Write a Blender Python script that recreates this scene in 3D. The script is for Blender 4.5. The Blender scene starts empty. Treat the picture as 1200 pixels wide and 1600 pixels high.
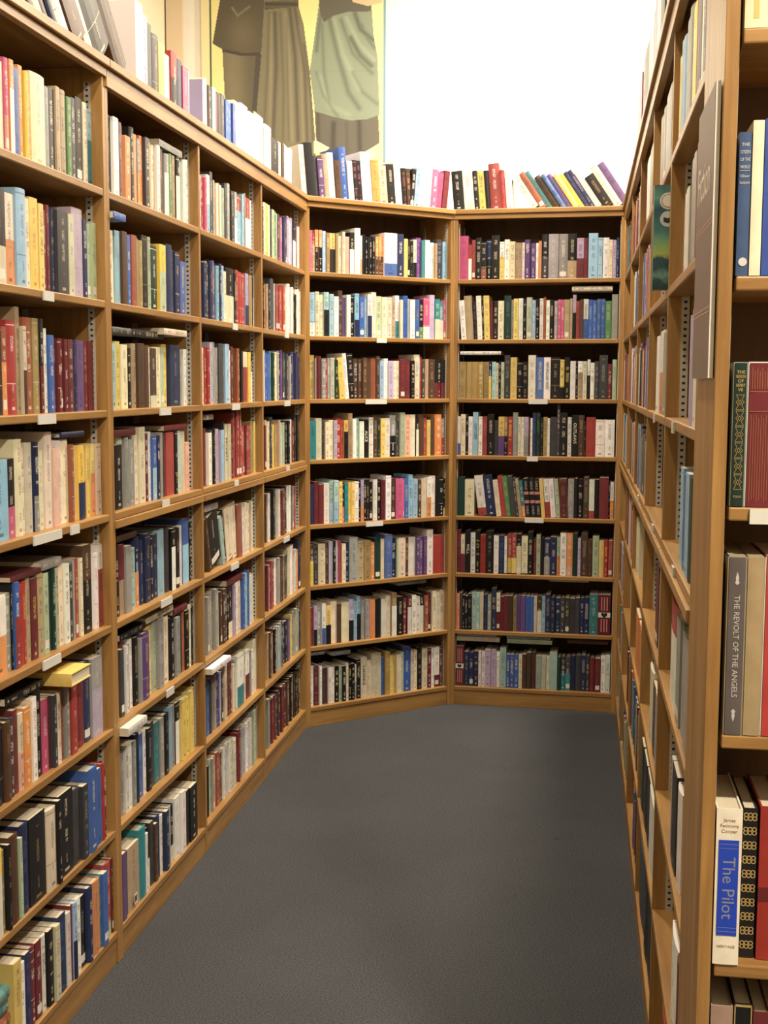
import bpy, bmesh, math
import numpy as np
from mathutils import Vector, Matrix

scene = bpy.context.scene
COL = scene.collection
# ------------------------------------------------------------------ camera, light, exposure
CAMP = (1943.02,0.10315,0.00337,1.5197)
_f,_th,_ro,_h = CAMP
_fw = Vector((0,math.cos(_th),-math.sin(_th))); _up0 = Vector((0,math.sin(_th),math.cos(_th))); _r0 = Vector((1,0,0))
_r = math.cos(_ro)*_r0+math.sin(_ro)*_up0; _u = -math.sin(_ro)*_r0+math.cos(_ro)*_up0
cd = bpy.data.cameras.new('camera'); cd.sensor_fit='VERTICAL'; cd.sensor_height=36; cd.lens=_f/1600*36; cd.clip_start=.05; cd.clip_end=60
cam_o = bpy.data.objects.new('camera', cd); COL.objects.link(cam_o)
cam_o.matrix_world = Matrix(((_r.x,_u.x,-_fw.x,0),(_r.y,_u.y,-_fw.y,0),(_r.z,_u.z,-_fw.z,_h),(0,0,0,1)))
scene.camera = cam_o
bpy.context.view_layer.update()
scene.view_settings.view_transform='Standard'; scene.view_settings.look='None'; scene.view_settings.gamma=1
scene.view_settings.use_curve_mapping=False; scene.view_settings.exposure=0.0
w = bpy.data.worlds.new('world'); scene.world = w; w.use_nodes=True
w.node_tree.nodes['Background'].inputs[0].default_value=(1,.86,.68,1); w.node_tree.nodes['Background'].inputs[1].default_value=.25
CEIL_Z = 3.75
LAMP_COL = (1.0,.87,.69)  # colour of the unseen lamps added to light the aisle
ADDED_LAMPS = [(.95,-.1,175,.22,'added round ceiling light above the camera end of the aisle'),
                 (-.05,2.3,42,.22,'added round ceiling light above the middle of the aisle'),
                 (.25,4.35,74,.22,'added round ceiling light above the far part of the aisle'),
                 (1.25,5.55,150,.22,'added round ceiling light washing the white back wall')]
POSTER_X = (-.905,.012); POSTER_Z = 3.383

# ------------------------------------------------------------------ materials
def mat(name):
    m = bpy.data.materials.new(name); m.use_nodes=True
    return m, m.node_tree, m.node_tree.nodes['Principled BSDF']
def N(nt, t, **kw):
    n = nt.nodes.new(t)
    for k,v in kw.items(): setattr(n,k,v)
    return n
def plain(name, col, rough=.5, metal=0, spec=.5, bump=0, scale=200):
    m,nt,b = mat(name); b.inputs['Base Color'].default_value=(*col,1); b.inputs['Roughness'].default_value=rough; b.inputs['Metallic'].default_value=metal
    b.inputs['Specular IOR Level'].default_value=spec
    if bump:
        n=N(nt,'ShaderNodeTexNoise'); n.inputs['Scale'].default_value=scale; tc=N(nt,'ShaderNodeTexCoord'); nt.links.new(tc.outputs['Object'],n.inputs['Vector'])
        bp=N(nt,'ShaderNodeBump'); bp.inputs['Strength'].default_value=bump; bp.inputs['Distance'].default_value=.002; nt.links.new(n.outputs[0],bp.inputs['Height']); nt.links.new(bp.outputs[0],b.inputs['Normal'])
    return m
def wood(name, axis, base=(.39,.218,.073), dark=(.25,.128,.040), rough=.38):
    m,nt,b = mat(name); L=nt.links.new
    tc=N(nt,'ShaderNodeTexCoord'); oi=N(nt,'ShaderNodeObjectInfo')
    mp=N(nt,'ShaderNodeMapping'); L(tc.outputs['Object'],mp.inputs['Vector'])
    sc={'x':(1.2,16,16),'z':(16,16,1.2)}[axis]; mp.inputs['Scale'].default_value=sc
    off=N(nt,'ShaderNodeVectorMath',operation='SCALE'); cmb=N(nt,'ShaderNodeCombineXYZ')
    for i in range(3): L(oi.outputs['Random'],cmb.inputs[i])
    L(cmb.outputs[0],off.inputs[0]); off.inputs['Scale'].default_value=13; L(off.outputs[0],mp.inputs['Location'])
    n1=N(nt,'ShaderNodeTexNoise'); n1.inputs['Scale'].default_value=1.6; n1.inputs['Detail'].default_value=5; n1.inputs['Distortion'].default_value=.6; L(mp.outputs[0],n1.inputs['Vector'])
    n2=N(nt,'ShaderNodeTexNoise'); n2.inputs['Scale'].default_value=9; n2.inputs['Detail'].default_value=3; L(mp.outputs[0],n2.inputs['Vector'])
    ad=N(nt,'ShaderNodeMath',operation='MULTIPLY_ADD'); L(n2.outputs[0],ad.inputs[0]); ad.inputs[1].default_value=.35; L(n1.outputs[0],ad.inputs[2])
    r=N(nt,'ShaderNodeValToRGB'); L(ad.outputs[0],r.inputs[0]); r.color_ramp.elements[0].position=.48; r.color_ramp.elements[0].color=(*dark,1); r.color_ramp.elements[1].position=.82; r.color_ramp.elements[1].color=(*base,1)
    L(r.outputs[0],b.inputs['Base Color']); b.inputs['Roughness'].default_value=rough; b.inputs['Specular IOR Level'].default_value=.4
    bp=N(nt,'ShaderNodeBump'); bp.inputs['Strength'].default_value=.08; bp.inputs['Distance'].default_value=.001; L(n2.outputs[0],bp.inputs['Height']); L(bp.outputs[0],b.inputs['Normal'])
    return m
M_woodh = wood('oak_horizontal','x'); M_woodv = wood('oak_vertical','z'); M_woodback_shaded = wood('oak_back_shaded','z',(.12,.062,.022),(.08,.040,.015),.6)  # back panel: same oak, darkened to put the recess shade into its colour
# carpet: short charcoal loop pile with faint specks and worn patches
M_carpet,nt,b = mat('carpet'); L=nt.links.new
tc=N(nt,'ShaderNodeTexCoord'); n1=N(nt,'ShaderNodeTexNoise'); n1.inputs['Scale'].default_value=230; n1.inputs['Detail'].default_value=2; L(tc.outputs['Object'],n1.inputs['Vector'])
n2=N(nt,'ShaderNodeTexNoise'); n2.inputs['Scale'].default_value=2.2; n2.inputs['Detail'].default_value=5; L(tc.outputs['Object'],n2.inputs['Vector'])
r1=N(nt,'ShaderNodeValToRGB'); L(n1.outputs[0],r1.inputs[0]); r1.color_ramp.elements[0].position=.3; r1.color_ramp.elements[0].color=(.034,.036,.039,1); r1.color_ramp.elements[1].position=.75; r1.color_ramp.elements[1].color=(.094,.097,.104,1)
r2=N(nt,'ShaderNodeValToRGB'); L(n2.outputs[0],r2.inputs[0]); r2.color_ramp.elements[0].position=.3; r2.color_ramp.elements[0].color=(.86,.86,.86,1); r2.color_ramp.elements[1].position=.7; r2.color_ramp.elements[1].color=(1,1,1,1)
mx=N(nt,'ShaderNodeMix',data_type='RGBA',blend_type='MULTIPLY'); mx.inputs[0].default_value=1; L(r1.outputs[0],mx.inputs[6]); L(r2.outputs[0],mx.inputs[7])
v=N(nt,'ShaderNodeTexVoronoi'); v.inputs['Scale'].default_value=2.3; L(tc.outputs['Object'],v.inputs['Vector'])
lt=N(nt,'ShaderNodeMath',operation='LESS_THAN'); L(v.outputs['Distance'],lt.inputs[0]); lt.inputs[1].default_value=.022
mx2=N(nt,'ShaderNodeMix',data_type='RGBA'); ml=N(nt,'ShaderNodeMath',operation='MULTIPLY'); L(lt.outputs[0],ml.inputs[0]); ml.inputs[1].default_value=.5
L(ml.outputs[0],mx2.inputs[0]); L(mx.outputs[2],mx2.inputs[6]); mx2.inputs[7].default_value=(.03,.03,.03,1); L(mx2.outputs[2],b.inputs['Base Color'])
b.inputs['Roughness'].default_value=.95; b.inputs['Specular IOR Level'].default_value=.1
bp=N(nt,'ShaderNodeBump'); bp.inputs['Strength'].default_value=.5; bp.inputs['Distance'].default_value=.003; L(n1.outputs[0],bp.inputs['Height']); L(bp.outputs[0],b.inputs['Normal'])
M_wall = plain('wall_white',(.86,.84,.78),.8,bump=.1,scale=60); M_wallcream = plain('wall_cream',(.80,.74,.55),.8,bump=.1,scale=60)
M_cornerstrip = plain('corner_strip_beige',(.72,.58,.42),.8); M_ceiling = plain('ceiling_paint',(.62,.60,.55),.9); M_rear = plain('rear_paint',(.30,.26,.20),.9); M_inkpink = plain('dusty_pink',(.50,.20,.20),.5); M_inkblack = plain('black_lettering',(.015,.015,.015),.5)
M_metal = plain('added_lamp_metal',(.75,.75,.75),.4,.6)
M_lamp,nt,b = mat('added_lamp_diffuser'); b.inputs['Base Color'].default_value=(.9,.88,.8,1); b.inputs['Emission Color'].default_value=(*LAMP_COL,1); b.inputs['Emission Strength'].default_value=12
M_tag = plain('label_plastic',(.66,.66,.62),.3)
M_foamedge = plain('foam_edge',(.85,.83,.80),.7); M_signface = plain('sign_face',(.17,.115,.095),.5); M_signtext = plain('sign_lettering',(.72,.66,.60),.6); M_signline = plain('sign_line',(.55,.30,.25),.6)
M_inkgold = plain('gold_foil',(.62,.44,.16),.35,.3); M_inkgoldred = plain('dull_gold_foil',(.42,.20,.08),.4,.3); M_inksilver = plain('silver_foil',(.62,.62,.60),.4,.2); M_inksilverblue = plain('silver_blue_foil',(.28,.31,.42),.4,.2)
M_inkyellow = plain('yellow_panel',(.78,.52,.10),.5); M_inkpale = plain('pale_lettering',(.50,.48,.46),.5); M_inkbrown = plain('brown_lettering',(.32,.20,.13),.6)
M_inkblue = plain('blue_panel',(.02,.06,.50),.4); M_inkmaroon = plain('maroon_band',(.12,.015,.015),.5); M_inkdark = plain('dark_emblem',(.02,.03,.04),.5); M_inkseal = plain('seal_ring',(.45,.22,.22),.5)
M_slipgreen = plain('slipcase_pale_green',(.30,.34,.27),.6); M_slipwhite = plain('slipcase_white',(.75,.72,.66),.6); M_sliptan = plain('slipcase_tan',(.34,.29,.19),.6)
M_posteredge = plain('poster_backing',(.60,.55,.42),.7)
# metal shelf standard with a ladder of dark slots
M_standard,nt,b = mat('slotted_metal'); L=nt.links.new
tc=N(nt,'ShaderNodeTexCoord'); sx=N(nt,'ShaderNodeSeparateXYZ'); L(tc.outputs['Object'],sx.inputs[0])
m1=N(nt,'ShaderNodeMath',operation='MULTIPLY'); L(sx.outputs[2],m1.inputs[0]); m1.inputs[1].default_value=1/.0142
m2=N(nt,'ShaderNodeMath',operation='FRACT'); L(m1.outputs[0],m2.inputs[0])
m3=N(nt,'ShaderNodeMath',operation='LESS_THAN'); L(m2.outputs[0],m3.inputs[0]); m3.inputs[1].default_value=.36
mx=N(nt,'ShaderNodeMix',data_type='RGBA'); m5=N(nt,'ShaderNodeMath',operation='LESS_THAN'); m6=N(nt,'ShaderNodeMath',operation='MULTIPLY'); m7=N(nt,'ShaderNodeMath',operation='GREATER_THAN')
L(sx.outputs[1],m5.inputs[0]); m5.inputs[1].default_value=.041; L(sx.outputs[1],m7.inputs[0]); m7.inputs[1].default_value=.0345; L(m5.outputs[0],m6.inputs[0]); L(m7.outputs[0],m6.inputs[1])
m8=N(nt,'ShaderNodeMath',operation='MULTIPLY'); L(m6.outputs[0],m8.inputs[0]); L(m3.outputs[0],m8.inputs[1]); L(m8.outputs[0],mx.inputs[0]); mx.inputs[6].default_value=(.55,.53,.48,1); mx.inputs[7].default_value=(.02,.015,.01,1); L(mx.outputs[2],b.inputs['Base Color']); b.inputs['Roughness'].default_value=.45; b.inputs['Metallic'].default_value=.2
# pages: layered paper
M_pages,nt,b = mat('page_edges'); L=nt.links.new
tc=N(nt,'ShaderNodeTexCoord'); mp=N(nt,'ShaderNodeMapping'); mp.inputs['Scale'].default_value=(1500,4,4); L(tc.outputs['Object'],mp.inputs[0])
n1=N(nt,'ShaderNodeTexNoise'); n1.inputs['Scale'].default_value=1; L(mp.outputs[0],n1.inputs['Vector'])
r=N(nt,'ShaderNodeValToRGB'); L(n1.outputs[0],r.inputs[0]); r.color_ramp.elements[0].color=(.50,.42,.29,1); r.color_ramp.elements[1].color=(.72,.66,.52,1); L(r.outputs[0],b.inputs['Base Color']); b.inputs['Roughness'].default_value=.85
# book covers: colours carried by each book; the spine adds a second colour block, lettering and small marks
def book_mat(name, spine):
    m,nt,b = mat(name); L=nt.links.new
    def at(k): n=N(nt,'ShaderNodeAttribute',attribute_name=k); return n
    cA,cB,ink,prm,prm2=[at(k) for k in('cA','cB','ink','prm','prm2')]
    def M(op,a,b_=None,c=None):
        n=N(nt,'ShaderNodeMath',operation=op)
        for i,x in enumerate((a,b_,c)):
            if x is None: continue
            if isinstance(x,(int,float)): n.inputs[i].default_value=x
            else: L(x,n.inputs[i])
        return n.outputs[0]
    if spine:
        uv=N(nt,'ShaderNodeUVMap',uv_map='UVMap'); s=N(nt,'ShaderNodeSeparateXYZ'); L(uv.outputs[0],s.inputs[0]); u,v=s.outputs[0],s.outputs[1]
        p=N(nt,'ShaderNodeSeparateXYZ'); L(prm.outputs['Vector'],p.inputs[0]); q=N(nt,'ShaderNodeSeparateXYZ'); L(prm2.outputs['Vector'],q.inputs[0])
        sp,T,H=p.outputs; seed,style,_=q.outputs
        um=M('MULTIPLY',M('SUBTRACT',u,.5),T); vm=M('MULTIPLY',v,H)
        au=M('ABSOLUTE',um)
        low=M('LESS_THAN',v,sp)
        c1=N(nt,'ShaderNodeMix',data_type='RGBA'); L(low,c1.inputs[0]); L(cA.outputs['Color'],c1.inputs[6]); L(cB.outputs['Color'],c1.inputs[7])
        # lettering running down the spine
        cv=N(nt,'ShaderNodeCombineXYZ'); L(M('MULTIPLY',um,1.0),cv.inputs[0]); L(M('MULTIPLY',vm,.8),cv.inputs[1]); L(seed,cv.inputs[2])
        nz=N(nt,'ShaderNodeTexNoise'); nz.inputs['Scale'].default_value=430; nz.inputs['Detail'].default_value=1; L(cv.outputs[0],nz.inputs['Vector'])
        gl=M('GREATER_THAN',nz.outputs[0],.50)
        cw=N(nt,'ShaderNodeCombineXYZ'); L(vm,cw.inputs[1]); L(seed,cw.inputs[2])
        nw=N(nt,'ShaderNodeTexNoise'); nw.inputs['Scale'].default_value=55; nw.inputs['Detail'].default_value=0; L(cw.outputs[0],nw.inputs['Vector'])
        wd=M('GREATER_THAN',nw.outputs[0],.43)
        hw=M('MINIMUM',M('MULTIPLY',T,.27),.0065); t1=M('MULTIPLY',M('LESS_THAN',au,hw),M('MULTIPLY',M('GREATER_THAN',v,M('MULTIPLY_ADD',style,.16,.38)),M('LESS_THAN',v,M('MULTIPLY_ADD',style,-.10,.93))))
        hs=M('MINIMUM',M('MULTIPLY',T,.15),.0035); t2=M('MULTIPLY',M('LESS_THAN',au,hs),M('MULTIPLY',M('GREATER_THAN',v,.15),M('LESS_THAN',v,M('MULTIPLY_ADD',style,.10,.24))))
        tx=M('MULTIPLY',M('MULTIPLY',M('MAXIMUM',t1,t2),gl),wd)
        mk=M('MULTIPLY',M('LESS_THAN',au,M('MULTIPLY',T,.16)),M('LESS_THAN',M('ABSOLUTE',M('SUBTRACT',vm,.013)),.0035))
        band=M('MULTIPLY',M('GREATER_THAN',style,.80),M('MAXIMUM',M('LESS_THAN',M('ABSOLUTE',M('SUBTRACT',v,.95)),.006),M('LESS_THAN',M('ABSOLUTE',M('SUBTRACT',v,.33)),.005)))
        on=M('MULTIPLY',M('MAXIMUM',M('MAXIMUM',tx,mk),band),M('GREATER_THAN',style,.06))
        on=M('MULTIPLY',on,.62)
        c2=N(nt,'ShaderNodeMix',data_type='RGBA'); L(on,c2.inputs[0]); L(c1.outputs[2],c2.inputs[6]); L(ink.outputs['Color'],c2.inputs[7]); colr=c2.outputs[2]
        st=M('MULTIPLY',M('MULTIPLY',M('GREATER_THAN',style,.62),M('LESS_THAN',style,.70)),M('MULTIPLY',M('LESS_THAN',au,M('MULTIPLY',T,.36)),M('LESS_THAN',M('ABSOLUTE',M('SUBTRACT',vm,.022)),.010)))
        c4=N(nt,'ShaderNodeMix',data_type='RGBA'); L(st,c4.inputs[0]); L(colr,c4.inputs[6]); c4.inputs[7].default_value=(.70,.68,.62,1); colr=c4.outputs[2]
        nv=N(nt,'ShaderNodeTexNoise'); nv.inputs['Scale'].default_value=35; nv.inputs['Detail'].default_value=3; L(cv.outputs[0],nv.inputs['Vector'])
        f=M('MULTIPLY_ADD',nv.outputs[0],.5,.75)
        c3=N(nt,'ShaderNodeMix',data_type='RGBA',blend_type='MULTIPLY'); c3.inputs[0].default_value=1; L(colr,c3.inputs[6]); cc=N(nt,'ShaderNodeCombineXYZ'); [L(f,cc.inputs[i]) for i in range(3)]; L(cc.outputs[0],c3.inputs[7]); colr=c3.outputs[2]
    else: colr=cA.outputs['Color']
    L(colr,b.inputs['Base Color']); b.inputs['Roughness'].default_value=.42; b.inputs['Specular IOR Level'].default_value=.35
    return m
M_spine = book_mat('book_spine',True); M_board = book_mat('book_board',False)
# painted cover of the teal book: cloud bands over a bright horizon and dark water
M_seacover,nt,b = mat('sea_cover'); L=nt.links.new
tc=N(nt,'ShaderNodeTexCoord'); s=N(nt,'ShaderNodeSeparateXYZ'); L(tc.outputs['Object'],s.inputs[0])
n1=N(nt,'ShaderNodeTexNoise'); n1.inputs['Scale'].default_value=28; n1.inputs['Detail'].default_value=4; L(tc.outputs['Object'],n1.inputs['Vector'])
a1=N(nt,'ShaderNodeMath',operation='MULTIPLY_ADD'); L(n1.outputs[0],a1.inputs[0]); a1.inputs[1].default_value=.05; 
a0=N(nt,'ShaderNodeMath',operation='SUBTRACT'); L(s.outputs[2],a0.inputs[0]); a0.inputs[1].default_value=.025; L(a0.outputs[0],a1.inputs[2])
mr=N(nt,'ShaderNodeMath',operation='DIVIDE'); L(a1.outputs[0],mr.inputs[0]); mr.inputs[1].default_value=.222
r=N(nt,'ShaderNodeValToRGB'); L(mr.outputs[0],r.inputs[0]); cr=r.color_ramp
cr.elements[0].position=.0; cr.elements[0].color=(.01,.04,.045,1); cr.elements[1].position=1; cr.elements[1].color=(.05,.10,.13,1)
for p_,c_ in ((.10,(.02,.07,.08)),(.15,(.14,.30,.24)),(.20,(.02,.07,.09)),(.29,(.02,.08,.10)),(.34,(.42,.50,.12)),(.45,(.20,.40,.20)),(.58,(.06,.20,.20)),(.74,(.03,.10,.14)),(.88,(.12,.36,.30))):
    e=cr.elements.new(p_); e.color=(*c_,1)
L(r.outputs[0],b.inputs['Base Color']); b.inputs['Roughness'].default_value=.3
M_poster,nt,b = mat('poster_print'); ca=N(nt,'ShaderNodeVertexColor'); ca.layer_name='paint'; nt.links.new(ca.outputs[0],b.inputs['Base Color']); b.inputs['Roughness'].default_value=.55

# ---- measured layout: shelf rows as start,width,height (mm),colours,split,lean
BOOKS={
'nearleft1':('L',0,22,"-569,66,184,c,0,0 -503,20,195,pf,6,0 -483,20,196,ow,3,0 -462,31,187,un,0,0 -432,22,197,o,0,0 -409,19,190,yo,0,0 -390,20,189,o,0,0 -370,77,200,cb,0,0 -293,21,185,xt,0,0 -272,34,188,z,0,0 -239,22,197,b,0,0 -217,42,197,b,0,0 -175,26,188,g,0,0 -149,28,193,z,0,0 -121,40,200,k,0,0 -81,27,196,c,0,0 -53,31,188,st,4,0"),
'nearleft2':('L',1,22,"-586,75,197,kc,6,0 -512,49,193,co,5,0 -462,47,210,s,0,0 -415,22,194,c,0,0 -394,42,200,y,0,0 -351,26,192,y,0,0 -326,23,182,m,0,0 -302,24,196,m,0,0 -279,24,190,n,0,0 -255,60,191,z,0,0 -195,31,190,c,0,0 -164,63,210,lx,0,0 -101,24,190,n,0,0 -77,28,182,eg,0,0 -49,26,188,e,0,0"),
'nearleft3':('L',2,22,"-603,63,187,k,0,0 -541,23,185,ho,4,0 -518,43,200,r,0,0 -475,21,230,b,0,0 -453,17,190,cq,5,0 -436,41,210,h,0,0 -394,33,210,j,0,0 -362,18,210,km,5,0 -343,22,190,wn,0,0 -321,29,176,u,0,0 -292,22,170,m,0,0 -270,20,170,m,0,0 -250,20,170,m,0,0 -230,20,170,m,0,0 -210,28,170,m,0,0 -182,31,170,nv,0,0 -151,46,170,vn,0,0 -105,33,170,m,0,0 -72,34,170,mq,0,0"),
'nearleft4':('L',3,22,"-620,79,170,s,0,0 -540,37,170,kp,6,0 -503,38,210,c,0,0 -465,22,190,c,0,0 -443,36,200,c,0,0 -407,25,200,nx,6,0 -383,33,180,cb,0,0 -349,40,220,c,0,0 -309,34,181,f,0,0 -275,25,197,w,0,0 -250,41,199,c,0,0 -210,16,185,hc,0,0 -194,28,180,c,0,0 -166,35,180,yn,5,0 -130,27,180,yn,5,0 -103,22,180,y,0,0 -80,28,180,yo,4,0 -52,30,180,c,0,0"),
'nearleft5':('L',4,22,"-638,76,170,wo,5,0 -562,29,170,xw,0,0 -533,8,189,k,0,0 -525,22,189,ur,4,0 -502,22,180,rm,0,0 -480,20,185,r,0,0 -460,22,189,b,0,0 -438,32,183,m,0,0 -406,28,189,b,0,0 -378,28,185,e,0,0 -350,24,187,d,0,0 -326,18,190,d,0,0 -308,18,188,e,0,0 -290,29,190,c,0,0 -261,31,190,wc,0,0 -231,26,185,z,0,0 -205,16,193,x,0,0 -189,21,194,r,0,0 -167,16,192,c,0,0 -151,55,220,qk,4,0 -96,17,210,wk,0,0 -79,26,192,wx,0,0 -52,30,210,wr,3,0"),
'nearleft6':('L',5,14,"-670,67,174,k,0,0 -603,29,172,qh,0,0 -574,21,174,z,0,0 -553,23,185,mq,0,0 -531,26,172,cf,5,0 -505,32,178,o,0,0 -473,11,187,c,0,0 -462,24,190,w,0,0 -438,31,199,k,0,0 -407,33,170,p,0,0 -374,14,170,m,0,0 -359,18,170,z,0,0 -342,32,170,c,0,0 -310,25,185,hm,0,0 -285,26,180,x,0,0 -259,33,180,r,0,0 -226,63,180,mr,0,0 -163,47,200,n,0,0 -116,67,200,xl,4,0"),
'nearleft7':('L',6,4,"-707,63,190,yw,3,0 -644,20,180,jc,0,0 -624,14,187,k,0,0 -610,45,196,qm,0,0 -565,13,180,e,0,0 -553,44,200,nv,0,0 -509,83,200,k,0,0 -426,53,190,ce,0,0 -373,20,197,kz,0,0 -353,82,200,kq,0,0 -272,48,186,zk,0,0 -224,33,183,zx,0,0 -191,62,210,u,0,0 -129,31,194,un,0,0 -98,21,200,rm,0,0 -76,14,180,m,0,0"),
'nearleft8':('L',7,4,"-612,38,190,ye,0,0 -573,26,170,w,0,0 -547,28,180,nv,0,0 -519,28,180,m,0,0 -490,32,180,m,0,0 -459,29,180,we,0,0 -429,28,180,kq,0,0 -401,26,180,ce,0,0 -376,44,190,nu,0,0 -331,24,180,wr,0,0 -308,14,190,mr,0,0 -294,25,190,sn,5,0 -269,25,190,w,0,0 -244,38,180,kx,0,0 -206,30,190,n,0,0 -175,49,190,oh,0,0 -126,14,190,t,0,0 -112,31,190,un,0,0 -81,45,200,re,8,0 -36,14,200,m,0,0"),
'second1':('L',0,22,"69,36,200,k,0,0 104,37,200,wx,0,0 141,22,194,m,0,0 164,28,192,lw,4,0 192,39,170,o,0,0 230,37,200,kz,0,0 267,27,189,ob,0,0 294,20,181,xo,5,0 315,24,193,o,0,0 338,32,193,z,0,0 371,39,190,y,0,0 409,26,186,c,0,0 436,27,190,w,0,0 462,48,190,qb,0,0 511,39,181,xw,3,0 550,32,188,g,0,0 581,27,188,b,0,0 609,33,190,kw,3,0 641,23,181,w,0,0 664,23,189,w,0,0 688,25,193,w,0,0"),
'second2':('L',1,22,"64,55,186,ce,0,0 119,40,190,sx,0,0 159,36,192,qz,0,0 195,26,186,u,0,0 221,40,190,h,0,0 261,14,186,x,0,0 274,37,182,jc,0,0 311,46,200,kj,0,0 358,24,200,e,0,0 382,63,180,d,0,0 446,53,190,ye,4,0 499,55,196,nz,0,0 553,40,187,n,0,0 594,41,184,n,0,0 635,47,160,u,0,0"),
'second3':('L',2,22,"69,36,170,ae,0,0 105,31,176,yc,0,0 136,45,169,cy,0,0 181,40,161,kz,0,0 221,34,174,bk,0,0 254,48,176,qk,0,0 303,35,172,q,0,0 338,10,165,w,0,0 348,51,165,qc,8,0 399,49,170,c,0,0 448,31,170,ex,0,0 479,45,180,y,0,0 524,91,180,nx,0,0 615,25,161,xf,0,0 640,29,170,w,0,0 669,45,171,x,0,0"),
'second4':('L',3,22,"73,50,170,k,0,0 123,32,189,ec,0,0 155,26,187,xg,0,0 181,44,180,xw,0,0 225,44,189,c,0,0 269,48,210,cy,0,0 317,23,190,m,0,0 340,22,195,w,0,0 362,34,183,us,5,0 396,25,181,n,0,0 421,30,189,xq,0,0 452,39,189,qm,0,0 490,72,188,rm,0,0 562,25,190,k,0,0 587,43,189,ax,0,0 630,41,190,cw,0,0 671,38,150,fh,0,0"),
'second5':('L',4,22,"71,32,191,kq,0,0 102,39,189,mb,5,0 141,40,181,xb,0,0 180,41,170,a,0,0 221,41,196,no,5,0 262,35,180,n,0,0 298,43,195,n,0,0 341,29,186,kn,0,0 371,41,184,nx,0,0 411,63,192,sx,0,0 475,43,192,zn,0,0 518,36,185,kw,3,0 553,46,181,k,0,0 600,39,183,wk,0,0 639,59,200,us,4,0 698,27,183,k,0,0"),
'second6':('L',5,22,"82,26,182,zk,0,0 108,16,194,m,0,0 124,20,182,wk,0,0 143,24,181,xw,0,0 167,34,194,wx,0,0 201,28,190,k,0,0 229,25,182,xw,0,0 254,56,190,v,0,0 310,41,200,ye,0,0 351,45,209,ez,0,0 396,39,209,xz,0,0 434,67,200,cw,0,0 501,46,187,k,0,0 547,37,181,xk,0,0 583,31,187,k,0,0 614,26,187,h,0,0 640,37,185,k,0,0 676,28,196,w,0,0 705,20,185,kx,0,0"),
'second7':('L',6,22,"81,23,182,x,0,0 105,26,186,wc,0,0 131,32,185,wx,0,0 163,22,183,xw,0,0 185,30,194,nk,0,0 215,45,182,us,0,0 261,29,184,w,0,0 290,29,182,kx,0,0 319,34,190,zk,0,0 353,44,180,t,0,0 397,33,181,x,0,0 430,48,183,kj,0,0 478,32,195,sx,0,0 510,35,189,xm,0,0 545,40,190,kw,3,0 585,43,191,y,0,0 628,40,186,y,0,0 669,34,196,yo,0,0 703,22,200,y,0,0"),
'second8':('L',7,8,"35,28,185,v,0,0 63,20,176,km,0,0 83,88,180,b,0,0 171,55,200,ta,0,0 226,18,171,w,0,0 244,28,179,kw,5,0 273,32,185,zk,0,0 304,22,171,q,0,0 326,30,184,nw,0,0 356,30,176,wv,0,0 386,26,180,n,0,0 412,28,182,xc,0,0 440,39,174,kc,7,0 479,48,187,wx,0,0 528,41,190,wx,0,0 569,51,174,kz,0,0 620,70,174,kq,0,0"),
'third1':('L',0,22,"836,26,173,w,0,0 862,24,177,r,0,0 885,24,172,p,0,0 909,35,186,ws,5,0 943,30,200,z,0,0 974,19,178,x,0,0 993,19,171,j,0,0 1013,24,174,c,0,0 1036,24,179,j,0,0 1060,26,176,w,0,0 1086,26,170,e,0,0 1112,27,190,z,0,0 1139,27,194,x,0,0 1165,27,196,z,0,0 1192,31,177,z,0,0 1223,30,178,xw,5,0 1253,75,174,rs,3,0 1327,19,185,s,0,0 1347,19,191,x,0,0 1366,60,180,rw,4,0 1425,28,178,w,0,0 1454,28,180,w,0,0"),
'third2':('L',1,22,"844,19,178,ux,0,0 863,33,177,ns,0,0 895,19,185,x,0,0 914,19,182,z,0,0 933,26,190,n,0,0 959,26,193,v,0,0 985,26,188,n,0,0 1010,27,181,s,0,0 1037,32,190,n,0,0 1070,32,187,s,0,0 1102,30,171,ce,0,0 1132,99,187,kc,5,0 1231,26,176,kq,0,0 1258,38,190,r,0,0 1295,38,186,r,0,0 1333,38,184,r,0,0 1370,43,187,ln,6,0 1414,31,182,j,0,0 1444,31,185,y,0,0 1475,7,179,nw,4,0"),
'third3':('L',2,22,"858,15,181,c,0,0 873,26,180,r,0,0 899,26,182,r,0,0 926,32,200,l,0,0 958,32,202,x,0,0 990,35,185,xz,0,0 1025,49,200,zk,0,0 1073,25,178,k,0,0 1098,50,200,sn,0,0 1148,19,180,w,0,0 1167,25,190,m,0,0 1192,25,194,r,0,0 1217,27,190,q,0,0 1244,27,189,h,0,0 1271,27,190,k,0,0 1298,27,183,k,0,0 1325,81,180,cr,3,0 1406,33,180,y,0,0 1438,44,183,kw,4,0"),
'third4':('L',3,22,"857,33,186,mr,0,0 890,34,170,w,0,0 924,22,178,z,0,0 946,22,184,k,0,0 967,34,180,l,0,0 1001,34,174,p,0,0 1034,33,174,sx,0,0 1067,22,200,k,0,0 1089,34,190,c,0,0 1123,34,192,c,0,0 1156,19,185,k,0,0 1176,19,181,k,0,0 1195,36,230,r,0,0 1230,36,236,r,0,0 1266,36,235,r,0,0 1302,19,180,r,0,0 1321,19,176,r,0,0 1339,19,180,r,0,0 1358,19,176,m,0,0 1377,20,180,r,0,0 1397,20,178,r,0,0 1417,21,190,j,0,0 1438,21,184,j,0,0 1460,22,190,yo,0,0"),
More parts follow.
